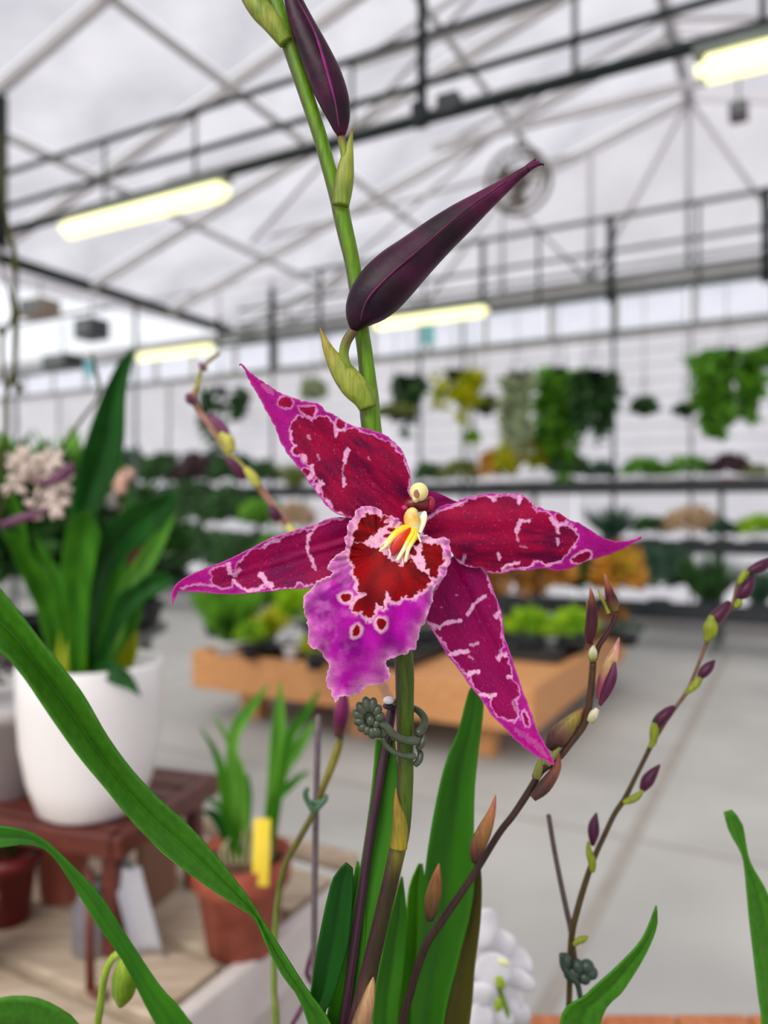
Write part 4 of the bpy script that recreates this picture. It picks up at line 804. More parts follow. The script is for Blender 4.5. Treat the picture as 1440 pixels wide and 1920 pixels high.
def lip_col(X, Y, s):
    n1 = vnoise(X, Y, 8, 31)-.5; n2 = vnoise(X, Y, 8, 32)-.5; n3 = vnoise(X, Y, 3.5, 33)-.5; n4 = vnoise(X, Y, 3.5, 34)-.5
    cx, cy = 735, 1010; an = np.arctan2(Y-cy, X-cx); rr = np.hypot(X-cx, Y-cy)
    vein = vnoise(an*60, rr*.25, 6, 35); vein2 = vnoise(an*110, rr*.5, 5, 36)
    c = mixc(np.tile(lc(196, 10, 176), (len(X), 1)), lc(140, 6, 134), np.clip(vein*1.3-.2, 0, 1))
    mott = np.clip((vnoise(X, Y, 18, 37)*.55+vein2*.25+vnoise(X, Y, 6, 38)*.2-.45)*2.6, 0, 1)*sst(700, 620, X+0*Y)*.55; c = mixc(c, lc(228, 130, 208), mott)
    edge = np.exp(s/(5+16*vnoise(X, Y, 26, 39)**1.5))*(.35+.75*vein2); c = mixc(c, lc(238, 158, 210), np.clip(edge, 0, .85))
    c = mixc(c, lc(236, 160, 205), np.clip(sst(60, -10, sdpoly(X, Y, r2.pts([(400, 640), (440, 380), (600, 320), (700, 400), (640, 560)])))*.55, 0, 1))
    pz_ = sst(3, -3, sdpoly(X+n1*8, Y+n2*8, palez)); c = mixc(c, mixc(np.tile(lc(244, 190, 212), (len(X), 1)), lc(206, 120, 190), np.clip(vnoise(X, Y, 7, 40)*1.6-.7, 0, 1)), pz_)
    d = np.full(X.shape, 1e9)
    for p in red: d = np.minimum(d, sdpoly(X+n1*5+n3*6, Y+n2*5+n4*6, p))
    for p in rspots: d = np.minimum(d, sdpoly(X+n3*2, Y+n4*2, p))
    w = 1.5+5*vnoise(X, Y, 11, 41); halo = sst(w+5, w-2, d)*(d > -1.2); c = mixc(c, lc(250, 186, 214), np.clip(halo, 0, .9))
    rd_ = mixc(np.tile(lc(160, 0, 8), (len(X), 1)), lc(104, 0, 10), np.clip(vnoise(an*40, rr*.2, 8, 42)*1.2-.1, 0, 1))
    c = mixc(c, rd_, sst(.9, -.9, d)); c = mixc(c, lc(252, 206, 230), np.exp(s/1.2)*.7)
    return np.clip(c, 0, 1)
def lip_depth(X, Y, s):
    t = np.clip((Y-945)/360, 0, 1); an = np.arctan2(Y-1040, X-710)
    dd = D0-.0045-.010*np.sin(np.pi*np.minimum(t*1.05, 1))+.0006*np.sin(X/60)
    dd += np.exp(s/13)*(.0011*np.sin(an*34)+.0009*np.sin(an*19+1))
    dd += .0045*np.exp(-((X-700-(Y-1000)*-.08)/45)**2)*np.exp(-((Y-1040)/60)**2)      # throat hollow
    dd += .0035*np.clip((X-800)/60, 0, 1.2)**2+.003*np.clip((620-X)/60, 0, 1)
    dd += .0006*np.sin((X-690)/9+(Y-1100)/40)*sst(1080, 1150, Y)
    return dd
solid(link('lip', sheet(oL, 1.45, lip_depth, lip_col, frill=2.6), lipm, fl, label='broad frilled pink-purple lip with blood-red centre'), .0005)
# callus, column, cap
def wtube(rows, d, cvt, n=None, **k): return tube(rows, d, cvt, n, **k)
YL, CR, OG = (246, 206, 0), (244, 230, 170), (204, 40, 0)
ld = D0-.0115
cal = link('callus', wtube([(500, 775, 34, YL), (400, 805, 54, YL), (315, 865, 56, YL), (250, 930, 46, (246, 220, 90)), (175, 1020, 34, CR), (80, 1108, 14, CR)], (D0-.010, ld-.001), rc, sides=12), waxm, fl, label='yellow ridge of the callus')
link('callus_groove', wtube([(500, 795, 24, OG), (430, 865, 56, OG), (355, 960, 78, OG), (285, 1080, 62, (176, 8, 0)), (262, 1165, 20, (160, 0, 0))], (D0-.0108, ld-.0012), rc, flat=.5), waxm, fl, label='orange-red groove of the callus')
for rows in ([(540, 800, 32, YL), (535, 870, 44, YL), (478, 960, 38, YL), (410, 1080, 30, CR), (322, 1232, 24, CR)], [(560, 810, 30, YL), (570, 890, 42, YL), (525, 980, 34, (246, 220, 90)), (470, 1090, 28, CR), (436, 1245, 22, CR)], [(560, 810, 20, CR), (610, 900, 14, CR), (640, 985, 10, CR)], [(230, 900, 16, CR), (160, 980, 12, CR), (95, 1045, 8, (240, 190, 200))], [(380, 1130, 24, (240, 200, 190)), (395, 1230, 22, (240, 200, 200)), (402, 1318, 5, (240, 180, 200))], [(170, 1060, 20, (240, 210, 180)), (230, 1110, 20, (240, 200, 200)), (215, 1200, 8, (240, 190, 200))]):
    link('callus_finger', wtube(rows, (D0-.0105, ld-.002), rc), waxm, fl)
link('column', wtube([(560, 545, 50, (226, 200, 120)), (530, 590, 88, (232, 208, 130)), (520, 660, 112, (214, 170, 80)), (540, 740, 108, (226, 190, 90)), (565, 810, 70, (240, 226, 170)), (580, 860, 20, CR)], (D0-.007, D0-.010), rc, sides=20), waxm, fl, label='cream and ochre column')
link('column_wing', wtube([(700, 570, 20, (240, 236, 200)), (680, 640, 52, (242, 238, 204)), (650, 740, 55, (240, 234, 196)), (630, 860, 22, (240, 230, 200))], (D0-.006, D0-.010), rc, flat=.5), waxm, fl)
mar = mat('maroon_column', (86, 4, 14), .3, (122, 8, 22), 500)
link('column_hood', ball(P(*rc(590, 470)[:2], D0-.0015), 27/F*D0, .0035, 15/F*D0, None, 24), mar, fl)
link('column_hood', ball(P(*rc(770, 470)[:2], D0-.001), 9/F*D0, .003, 15/F*D0, None, 16), mat('crimson_fold', (150, 6, 52), .4, (170, 12, 64), 400), fl)
link('column_hood', ball(P(*rc(430, 525)[:2], D0-.003), 8/F*D0, .002, 6/F*D0, Matrix.Rotation(.6, 3, 'Y'), 16), mat('pink_knob', (176, 30, 90), .4, (190, 44, 104), 400), fl)
link('anther_cap', ball(P(*rc(615, 305)[:2], D0-.005), 17.5/F*D0, .0034, 17.5/F*D0, None, 28), mat('cream_cap', (232, 214, 140), .35, (240, 226, 160), 300), fl, label='rounded cream cap on the column')
link('anther_tip', ball(P(*rc(572, 395)[:2], D0-.0062), 7/F*D0, .002, 8/F*D0, None, 16), mat('cream_tip', (206, 176, 120), .35, (236, 214, 160), 500), fl)
link('anther_mark', ball(P(*rc(585, 330)[:2], D0-.00815), 5.5/F*D0, .0004, 8/F*D0, None, 16), mat('mauve_mark', (128, 78, 70), .5, (160, 110, 90), 500), fl)
link('lip_wing', ball(P(*rc(300, 690)[:2], D0-.006), 8/F*D0, .001, 5/F*D0, Matrix.Rotation(-.3, 3, 'Y'), 12), mat('violet_spot', (186, 90, 180), .4, (206, 130, 200), 400), fl)
# scape
GS, GD, GB = (98, 142, 10), (72, 94, 12), (66, 58, 20)
scape_rows = [(480, -120, 13, GS), (505, -40, 14, GS), (522, 20, 15, GS), (533, 55, 16, GS), (545, 90, 15, (96, 130, 30)), (575, 180, 14, GS), (598, 250, 13.5, GS), (615, 310, 13.5, GS), (629, 360, 14, GS), (638, 388, 16.5, (116, 146, 40)), (642, 410, 16, GS), (651, 450, 15.5, GS), (660, 490, 14.5, GS), (671, 560, 14, GS), (678, 620, 14, GS), (684, 660, 14.5, GS), (690, 715, 16, GS), (692, 750, 19, (116, 150, 40)), (695, 790, 19, GS), (702, 840, 18, GS), (718, 950, 17, GS), (740, 1100, 17, GD), (757, 1235, 18, GD), (759, 1320, 17, GD), (760, 1400, 15.5, GD), (760, 1470, 15, GD), (754, 1550, 16, GD), (746, 1590, 16, (110, 106, 30)), (735, 1640, 15, (56, 50, 14)), (716, 1720, 15, (52, 42, 14)), (697, 1800, 16, (48, 34, 18)), (682, 1870, 18, (80, 58, 40)), (668, 1940, 19, (48, 34, 20)), (650, 2100, 20, (48, 34, 20)), (640, 2400, 22, (48, 34, 20))]
def spineD(i, n): return .290
def flank_col(me, side_col, amt=.7):
    """blends side_col into the skin colour where the surface faces left"""
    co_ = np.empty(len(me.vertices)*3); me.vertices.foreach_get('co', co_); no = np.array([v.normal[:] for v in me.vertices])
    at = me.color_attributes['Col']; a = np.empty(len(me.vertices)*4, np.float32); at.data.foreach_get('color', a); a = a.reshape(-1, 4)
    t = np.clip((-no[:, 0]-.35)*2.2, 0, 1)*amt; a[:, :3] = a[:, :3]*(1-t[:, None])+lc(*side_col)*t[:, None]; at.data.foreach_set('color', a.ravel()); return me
link('stem', flank_col(tube(scape_rows, .292, n=150, sides=20), (66, 20, 44)), stemm, hero)
link('pedicel', tube([(700, 1010, 9, GS), (740, 985, 10, (110, 60, 40)), (775, 965, 11, (120, 20, 50))], (.291, .284)), stemm, hero)
# sheath bracts
def bract(rows, d, nm='bract', flat=.7, side=(86, 60, 40)):
    link(nm, flank_col(tube(rows, d, n=30, sides=18, flat=flat), side, .6), stemm, hero)
YG, YG2 = (150, 158, 60), (124, 144, 44)
bract([(452, -30, 12, YG), (470, -5, 18, YG), (488, 18, 21, YG2), (508, 40, 20, YG), (524, 62, 17, YG2), (536, 80, 14, YG2)], .289)
bract([(661, 240, 1, (150, 100, 60)), (657, 262, 5, YG), (652, 290, 11, YG), (647, 325, 17, YG), (643, 355, 18, YG2), (639, 385, 16, YG2)], .288)
bract([(600, 614, 1, (130, 100, 60)), (606, 632, 5, (160, 140, 60)), (619, 662, 12, (160, 150, 60)), (640, 694, 21, YG), (662, 722, 25, YG), (682, 745, 22, YG2), (690, 765, 17, YG2)], .287, side=(110, 96, 40))
bract([(742, 1478, 1, (150, 120, 40)), (743, 1500, 5, (150, 120, 40)), (747, 1525, 11, (140, 116, 36)), (750, 1555, 15, (140, 124, 34)), (747, 1590, 16.5, (150, 130, 30))], .289)
bract([(700, 1832, 1, (190, 150, 110)), (696, 1850, 8, (190, 150, 110)), (686, 1890, 15, (170, 130, 96)), (672, 1940, 20, (120, 90, 70)), (660, 2000, 21, (90, 70, 50))], .288, side=(60, 40, 30))
# buds
PB, PB2, PB3 = (60, 4, 42), (40, 2, 26), (88, 6, 58)
def bud(rows, d, m=budm, ribs=3, amp=.05, parent=hero, nm='bud', n=60, sides=36, flat=.85, label=None):
    return link(nm, tube(rows, d, n=n, sides=sides, ribs=ribs, ribamp=amp, flat=flat), m, parent, label=label)
b2 = bud([(664, 620, 6, PB2), (668, 608, 18, PB2), (677, 590, 32, (44, 4, 38)), (692, 570, 43, (34, 4, 32)), (714, 546, 49, PB2), (745, 514, 48, PB), (785, 478, 41, PB), (826, 442, 35, PB2), (866, 410, 29, PB), (905, 380, 21, PB3), (945, 350, 13.5, PB3), (978, 325, 8.5, PB3), (1004, 307, 5, PB3), (1010, 303, 2, PB3)], D0+.004, label='large dark purple flower bud pointing to the upper right')
link('bud_tip', tube([(990, 317, 5, PB3), (1008, 309, 3, PB3), (1018, 308, 1.8, PB3), (1020, 311, .7, PB3)], D0+.003, n=14), budm, b2)
link('bud_tip', tube([(988, 314, 5, PB3), (1000, 303, 3, PB3), (1005, 299, 1.6, PB3), (1001, 298, .7, PB3)], D0+.005, n=14), budm, b2)
link('seam', tube([(676, 600, 1.2, PB3), (690, 560, 2, (96, 14, 68)), (735, 512, 2.2, (110, 20, 80)), (800, 456, 2, PB3), (870, 396, 2, PB3), (950, 340, 1.5, PB3)], D0-.0045, n=40, sides=8, flat=.6), budm, b2)
link('pedicel', tube([(668, 616, 9, (96, 62, 60)), (657, 628, 9.5, (110, 90, 50)), (648, 645, 9.5, (110, 110, 44)), (645, 668, 9, YG2), (655, 700, 8, YG2)], (.285, .286)), stemm, b2)
b1_ = bud([(520, -100, 3, PB), (534, -50, 10, PB), (549, 0, 17, PB), (567, 50, 24, PB), (588, 98, 29, PB2), (608, 145, 32, PB), (624, 185, 29, PB), (634, 218, 22, PB2), (638, 242, 14, PB), (640, 254, 7, PB3)], .287, label='upper purple flower bud lying along the stem')
link('pedicel', tube([(639, 250, 8, (90, 50, 50)), (641, 265, 8, (120, 110, 50)), (646, 285, 8, YG2), (648, 310, 8, YG2)], .288), stemm, b1_)
link('seam', tube([(558, 0, 1.5, PB3), (590, 60, 2.5, (130, 16, 104)), (612, 130, 3, (136, 20, 108)), (628, 190, 2.2, (120, 20, 96)), (636, 240, 1.2, PB3)], .2818, n=40, sides=8, flat=.5), budm, b1_)
# strap leaves of the main plant
blade([(-40, 1070), (0, 1105), (75, 1200), (150, 1295), (200, 1380), (250, 1448), (300, 1500), (350, 1545), (400, 1600), (440, 1650), (470, 1690), (500, 1738), (540, 1800), (575, 1855), (620, 1920), (670, 2050), (690, 2300)],
      [(-60, 1190), (0, 1222), (40, 1262), (100, 1350), (150, 1420), (200, 1480), (250, 1542), (300, 1592), (350, 1632), (400, 1668), (440, 1694), (478, 1722), (500, 1772), (530, 1830), (568, 1890), (610, 2050), (640, 2300)], (.235, .25, .265, .28, .29, .29), m=G_big, parent=hero, fold=.3, nu=60, nv=17, th=.0009)
for Lp, Rp, d, m in [
    ([(385, 500), (370, 700), (330, 1000), (280, 1300), (200, 1700), (130, 2000), (200, 2800)], [(480, 500), (500, 800), (450, 1100), (400, 1400), (320, 1800), (290, 2000), (300, 2800)], .300, G_main),
    ([(236, 1116), (170, 1200), (110, 1450), (70, 1700), (58, 1960), (180, 2800)], [(240, 1116), (272, 1160), (250, 1500), (170, 1800), (130, 1960), (240, 2800)], .296, G_dark),
    ([(290, 1110), (255, 1300), (210, 1600), (140, 1960), (200, 2800)], [(300, 1110), (335, 1400), (310, 1700), (260, 1960), (280, 2800)], .301, G_main)]:
    blade(Lp, Rp, d, rd, m=m, parent=hero, fold=.2, nu=36, th=.0008)
blade([(262, 1540), (300, 1566), (345, 1596), (400, 1628), (440, 1662), (470, 1700), (480, 1726)], [(262, 1552), (300, 1594), (350, 1634), (400, 1670), (440, 1696), (470, 1716), (480, 1727)],
      (.270, .272, .279, .286), m=G_lite2, parent=hero, name='leaf_fold', fold=-.1, nu=30, th=.0006)
# stake and clip
st_ = empty('plant_stake', Vector((P(645, 1920, .30).x-.004, .300, TZ+.06)), 'thin dark purple stake tied to the main stem', 'stake')
stk = mat('stake_purple', (44, 16, 34), .45, (66, 28, 48), 300, stretch=(1, 1, .1))
link('rod', tube([(737, 1312, 9), (727, 1380, 9), (700, 1530, 9), (672, 1720, 9), (645, 1920, 9), (625, 2060, 9), (600, 2300, 9), (596, 2750, 9)], (.300, .300), n=30, sides=14), stk, st_)
link('cap', ball(P(729, 1313, .293), 11/F*.29, .002, 7.5/F*.29, None, 20), mat('white_cap', (236, 236, 236), .3, (244, 244, 244), 30), st_, label='rounded white stake cap')
link('collar', ball(P(729, 1324, .294), 12/F*.29, .0022, 6/F*.29, None, 18), stk, st_)
clip = empty('orchid_clip', P(700, 1360, .283), 'grey-green spring clip with a daisy shape gripping stem and stake', 'clip')
cx, cy = 395, 520
for (x, y) in [(330, 235), (430, 245), (240, 305), (185, 405), (200, 520), (255, 620), (335, 670), (420, 715), (495, 700), (505, 335), (545, 440), (490, 560)]:
    c = P(*rk(x, y)[:2], .2805); an = math.atan2(y-cy, x-cx); L_ = math.hypot(x-cx, y-cy)
    link('clip_petal', ball(P(*rk(cx+(x-cx)*.78, cy+(y-cy)*.78)[:2], .2812), (L_*.34+18)/7.2/F*.28, .0018, 66/7.2/F*.28, Matrix.Rotation(an, 3, 'Y'), 14), plastic_g, clip)
link('clip_disc', ball(P(*rk(395, 510)[:2], .2808), 9/F*.28, .0018, 11/F*.28, None, 18), plastic_g, clip)
link('clip_disc_rim', ball(P(*rk(370, 470)[:2], .2826), 24/F*.28, .0012, 28/F*.28, None, 20), plastic_g, clip)
link('clip_body', ball(P(*rk(560, 640)[:2], .285), 14/F*.28, .003, 16/F*.28, None, 16), plastic_g, clip)
for rows, d in (([(500, 550, 40), (600, 590, 52), (700, 700, 50), (850, 775, 50), (980, 785, 52), (1030, 800, 44)], (.282, .2845)), ([(560, 740, 26), (600, 830, 32), (700, 930, 34), (850, 985, 38), (960, 995, 42), (1000, 985, 36)], (.283, .2845)),
                ([(940, 330, 34), (1040, 380, 42), (1115, 470, 46), (1120, 560, 50), (1070, 650, 50), (1035, 690, 44)], (.298, .288)), ([(1085, 700, 30), (1110, 760, 38), (1080, 840, 40), (1030, 895, 34)], (.290, .287)), ([(1040, 900, 26), (1070, 960, 36), (1050, 1050, 42), (990, 1110, 36)], (.290, .287)),
                ([(640, 330, 40), (760, 320, 40), (900, 330, 36), (960, 345, 34)], (.297, .299))):
    link('clip_arm', tube([(x, y, w*1.12) for x, y, w in rows], d, rk, n=26, sides=14), plastic_g, clip)
# ---------------- second plant: brown bud spike crossing at the right ----------------
p2 = fplant(.036, .365, 'orchid with a brown arching spike of unopened buds and broad upright leaves')
BRN, BR2 = (58, 36, 30), (76, 50, 36)
d2 = .318
rows = [(480, 2800, 22), (500, 2300, 22), (520, 1920, 22), (560, 1760, 21), (600, 1620, 21), (650, 1500, 21), (740, 1370, 20), (870, 1180, 18), (1000, 970, 17), (1070, 880, 17), (1150, 760, 18), (1210, 660, 17)]
rows = [(*rd(x, y, w), BRN) for x, y, w in rows]+[(*re_(x, y, w), BR2) for x, y, w in ((330, 1800, 33), (430, 1720, 32), (530, 1590, 34), (640, 1440, 36), (685, 1300, 34), (705, 1150, 32), (722, 980, 30), (730, 870, 30))]
sp2 = link('flower_spike', tube(rows, (.333, .316), n=120, sides=14), stemm, p2)
link('branch', tube([(*re_(x, y, w), (70, 28, 34)) for x, y, w in ((740, 850, 28), (780, 730, 24), (840, 640, 24), (905, 530, 26), (935, 440, 26))], d2, n=24), stemm, sp2)
BU, BR_, PK = (76, 18, 34), (150, 84, 56), (200, 120, 120)
def bud2(rows, cvt, d=d2, parent=sp2, nm='bud', label=None, n=24):
    link(nm, tube([(*cvt(x, y, w), c) for x, y, w, c in rows], d, n=n, sides=16, ribs=3, ribamp=.06, flat=.85), stemm, parent, label=label)
bud2([(700, 200, 4, PK), (715, 270, 22, BR_), (722, 380, 40, BU), (715, 520, 54, BU), (700, 620, 48, BU), (690, 700, 24, BU)], re_)
bud2([(665, 320, 4, (190, 140, 90)), (690, 400, 22, BR_), (695, 600, 40, (90, 60, 40)), (700, 760, 30, BR_)], re_, d2+.002)
bud2([(835, 80, 4, PK), (855, 160, 24, BR_), (880, 260, 44, BU), (905, 340, 56, (96, 64, 40)), (920, 410, 36, (110, 96, 50))], re_)
bud2([(775, 220, 4, (180, 170, 70)), (800, 280, 14, (170, 160, 60)), (840, 360, 16, (140, 140, 60)), (870, 430, 20, (170, 170, 90))], re_)
bud2([(965, 650, 5, PK), (930, 760, 34, (210, 150, 130)), (880, 900, 62, (196, 160, 110)), (830, 1040, 62, (150, 80, 90)), (790, 1200, 34, (150, 60, 90))], re_)
bud2([(925, 870, 10, (110, 40, 80)), (900, 1000, 44, (86, 24, 62)), (850, 1130, 44, (80, 20, 56)), (790, 1260, 16, (90, 30, 60))], re_, d2-.003)
bud2([(655, 1290, 20, (130, 50, 56)), (570, 1370, 50, (150, 130, 50)), (480, 1470, 84, (120, 92, 56)), (400, 1560, 90, (86, 46, 44)), (330, 1650, 40, (60, 30, 36))], re_, d2+.002)
bud2([(735, 720, 8, (206, 206, 170)), (728, 770, 36, (212, 210, 176)), (725, 830, 40, (150, 150, 80)), (730, 870, 24, BR2)], re_, d2-.003, nm='bract')
bud2([(770, 1290, 18, (214, 200, 190)), (735, 1340, 40, (214, 206, 180)), (700, 1410, 34, (140, 140, 70))], re_, d2-.003, nm='bract')
bud2([(430, 1640, 10, (130, 140, 60)), (370, 1710, 30, (134, 140, 60)), (310, 1790, 34, (120, 116, 56))], re_, d2-.002, nm='bract')
bud2([(1300, 560, 4, (180, 80, 70)), (1290, 640, 22, (140, 80, 66)), (1230, 730, 34, (84, 50, 44)), (1170, 790, 20, (84, 50, 44))], rd, d2+.002)
bud2([(1215, 590, 8, (120, 120, 50)), (1200, 640, 20, (130, 130, 56)), (1185, 690, 22, (110, 90, 50))], rd, d2-.003, nm='bract')
bud2([(985, 775, 3, (200, 110, 90)), (965, 860, 20, (176, 110, 74)), (925, 960, 38, (140, 96, 50)), (890, 1040, 38, (96, 56, 40)), (880, 1110, 18, BRN)], rd)
bud2([(702, 1118, 3, (200, 120, 70)), (690, 1180, 22, (150, 92, 54)), (675, 1260, 38, (126, 84, 44)), (660, 1340, 36, (96, 66, 38)), (655, 1400, 20, BRN)], rd, .325)
for Lp, Rp, d, m in [
    ([(885, 200), (850, 260), (800, 450), (740, 600), (690, 800), (640, 1100), (600, 1500), (560, 1960), (560, 2800)], [(895, 200), (925, 320), (900, 550), (880, 750), (875, 1000), (870, 1300), (800, 1600), (720, 1960), (640, 2800)], .345, G_main),
    ([(880, 1060), (860, 1200), (800, 1400), (760, 1700), (700, 2000), (640, 2800)], [(900, 1060), (915, 1200), (910, 1400), (880, 1650), (850, 1960), (720, 2800)], .350, G_olive),
    ([(514, 1186), (480, 1300), (420, 1550), (365, 1960), (400, 2800)], [(520, 1186), (540, 1400), (525, 1650), (500, 1960), (500, 2800)], .335, G_main),
    ([(600, 1120), (550, 1250), (530, 1500), (480, 1960), (500, 2800)], [(620, 1120), (640, 1300), (650, 1600), (640, 1960), (600, 2800)], .355, G_mid)]:
    blade(Lp, Rp, d, rd, m=m, parent=p2, fold=.2, nu=40, th=.0008)
# ---------------- third plant: slim spike with purple buds, right ----------------
p3 = fplant(.115, .37, 'slim orchid spike with small purple buds rising to the right edge')
d3 = .37
SP3 = (72, 56, 24)
rows3 = [(200, 2450, 14), (215, 2000, 13), (228, 1840, 12), (232, 1700, 12), (240, 1560, 13), (268, 1440, 13), (305, 1320, 12), (335, 1240, 11), (372, 1160, 10.5), (410, 1080, 10.5), (450, 1020, 10.5), (490, 940, 9), (530, 860, 9), (565, 790, 10), (605, 725, 8), (650, 660, 7.5), (700, 590, 8), (730, 520, 7), (762, 440, 7), (790, 370, 8), (840, 300, 9), (885, 235, 9), (905, 165, 9), (940, 115, 10), (990, 90, 14), (1060, 78, 14)]
sp3 = link('flower_spike', tube([(*rg(x, y, w), SP3 if i < 14 else (120, 84, 60)) for i, (x, y, w) in enumerate(rows3)], d3, n=130, sides=10), stemm, p3)
PV, GV = (72, 12, 50), (132, 142, 28)
for b_ in [[(338, 1075, 3), (328, 1120, 20), (325, 1160, 22), (322, 1205, 8)], [(592, 882, 3), (565, 915, 18), (540, 950, 24), (520, 985, 12)], [(650, 650, 8), (625, 672, 20), (590, 705, 24), (565, 735, 12)], [(812, 465, 3), (790, 488, 18), (765, 515, 20), (745, 540, 8)], [(870, 230, 8), (845, 262, 22), (815, 295, 26), (800, 325, 14)], [(965, 130, 8), (945, 165, 24), (925, 195, 26), (900, 215, 10)], [(1040, 60, 10), (1000, 85, 22), (960, 105, 18), (940, 118, 8)]]:
    link('bud', tube([(*rg(x, y, w), PV) for x, y, w in b_], d3-.004, n=18, sides=14, ribs=3, ribamp=.05), stemm, sp3)
for b_ in [[(305, 1190, 4), (308, 1230, 13), (320, 1270, 17), (322, 1310, 10)], [(525, 985, 6), (500, 1010, 14), (470, 1025, 14), (445, 1035, 8)], [(570, 715, 12), (568, 755, 18), (565, 790, 14), (550, 815, 8)], [(755, 535, 10), (735, 560, 16), (710, 585, 12), (695, 600, 6)], [(800, 285, 10), (795, 330, 28), (790, 360, 24), (775, 390, 8)], [(910, 220, 10), (905, 240, 14), (890, 252, 8)], [(940, 108, 12), (920, 135, 14), (905, 160, 8)], [(305, 1570, 3), (285, 1580, 13), (262, 1590, 12), (248, 1605, 8)]]:
    link('bract', tube([(*rg(x, y, w), GV) for x, y, w in b_], d3-.005, n=14, sides=12), stemm, sp3)
blade([(575, 1448), (520, 1580), (420, 1690), (300, 1800), (190, 1930), (250, 2450)], [(580, 1450), (580, 1530), (530, 1650), (450, 1780), (350, 1930), (300, 2450)], (.32, .33, .34, .36), rg, m=G_big, parent=p3, fold=.15, nu=34, th=.0008)
s3 = empty('plant_stake', Vector((P(1068, 1740, .372).x, .374, TZ+.06)), 'thin grey-brown stake beside the slim bud spike on the right', 'stake')
stk3 = mat('stake_brown', (72, 58, 54), .6, (92, 78, 70), 300)
link('rod', tube([(147, 1088, 10), (165, 1200, 10), (190, 1330, 10.5), (215, 1450, 11), (238, 1560, 11), (262, 1750, 11), (300, 2000, 11), (300, 2500, 11)], .376, rg, n=30, sides=10), stk3, s3)
link('tip', ball(P(*rg(147, 1090)[:2], .376), .0013, .0013, .0013, None, 10), stk3, s3)
darkclip = mat('dark_clip', (38, 54, 44), .4, (54, 72, 60), 200)
c3 = empty('orchid_clip', P(1078, 1822, .366), 'small dark green plastic clip on the right-hand spike', 'clip')
for (x, y, rx, ry) in ((215, 1670, 24, 34), (240, 1720, 34, 30), (262, 1690, 26, 30), (300, 1690, 30, 28), (318, 1715, 26, 26), (290, 1735, 26, 26)): link('clip_petal', ball(P(*rg(x, y)[:2], .366), rx/2.13/F*.366, .003, ry/2.13/F*.366, None, 12), darkclip, c3)
link('clip_arm', tube([(*rg(x, y, w),) for x, y, w in ((200, 1640, 12), (205, 1690, 12), (240, 1735, 14), (262, 1760, 12), (275, 1810, 9))], .364, sides=10), darkclip, c3)
# ---------------- leaf at the right edge ----------------
p7 = fplant(.215, .36, 'orchid with a single slender green leaf at the right edge')
blade([(848, 1072), (870, 1150), (918, 1238), (932, 1310), (950, 1500), (985, 1800), (1000, 1950), (1000, 2500)], [(880, 1064), (922, 1120), (943, 1235), (962, 1290), (1024, 1400), (1100, 1600), (1150, 1950), (1060, 2500)], (.35, .35, .36), rg, m=G_big, parent=p7, fold=.2, nu=40, th=.0008)
# ---------------- slim stem with purple bud, centre left ----------------
p5 = fplant(-.092, .43, 'slim yellow-green flower stem with a purple bud, left of the lip tip')
d5 = .425
s5 = link('flower_spike', tube([(640, 1380, 6, (110, 96, 40)), (628, 1420, 8, (140, 130, 50)), (605, 1480, 6, (110, 100, 30)), (590, 1520, 6, (104, 96, 30)), (560, 1575, 6, (100, 92, 30)), (535, 1620, 6, (100, 96, 34)), (522, 1680, 6, (104, 116, 50)), (515, 1760, 6, (120, 140, 60)), (514, 1850, 6, (130, 150, 66)), (518, 1940, 7, (130, 150, 66)), (510, 2100, 7, (130, 150, 66)), (500, 2440, 7, (130, 150, 66))], d5, n=70, sides=10), stemm, p5)
link('bud', tube([(646, 1295, 4, (110, 20, 80)), (642, 1325, 13, (124, 16, 90)), (638, 1350, 14, (96, 20, 66)), (634, 1380, 9, (90, 60, 50))], d5-.003, n=20, sides=14, ribs=3, ribamp=.05), stemm, s5)
s6 = empty('plant_stake', Vector((P(590, 1800, .43).x, .432, TZ+.05)), 'thin grey stake with heart-shaped clip, left of the main stem', 'stake')
gst = mat('stake_grey', (92, 78, 84), .6, (110, 96, 98), 300)
link('rod', tube([(597, 1345, 6), (594, 1450, 6), (591, 1600, 6), (589, 1750, 6), (588, 1900, 6), (587, 2100, 6), (587, 2430, 6)], .432, n=20, sides=10), gst, s6)
link('tip', ball(P(597, 1345, .432), .0018, .0018, .0018, None, 10), gst, s6)
c6 = empty('orchid_clip', P(590, 1500, .42), 'small green heart-shaped clip on the thin grey stake', 'clip')
rh = zoomer(540, 1440, 12.0)
for rows in ([(460, 470, 50), (400, 520, 62), (400, 650, 66), (470, 800, 66), (560, 930, 80), (600, 1060, 60)], [(860, 600, 44), (840, 700, 60), (760, 800, 64), (660, 900, 70), (600, 1000, 60)], [(520, 740, 40), (640, 770, 44), (780, 730, 40)]):
    link('clip_arm', tube(rows, .418, rh, n=20, sides=12), clip2, c6)
# ---------------- blurred spike behind, upper left of the flower ----------------
p4 = fplant(.005, .505, 'tall thin orchid spike with purple-tinged joints behind the flower', h=.085)
TN, d4 = (176, 128, 110), .50
s4 = link('flower_spike', tube([(412, 662, 3, (150, 120, 60)), (398, 672, 4, (170, 150, 90)), (378, 690, 4, (160, 140, 60)), (372, 718, 4, (180, 170, 70)), (362, 745, 7, (170, 120, 110)), (376, 775, 6, TN), (400, 805, 7, TN), (425, 845, 6, (180, 170, 90)), (448, 870, 6, (190, 180, 90)), (470, 893, 7, (190, 180, 90)), (492, 920, 7, TN), (520, 958, 7, TN), (548, 995, 7, TN), (600, 1080, 7, TN), (680, 1220, 8, TN), (735, 1330, 8, TN), (752, 1500, 7, TN), (738, 1700, 7, TN), (715, 1900, 8, TN), (730, 2150, 8, TN), (735, 2240, 8, TN)], d4, n=110, sides=10), stemm, p4)
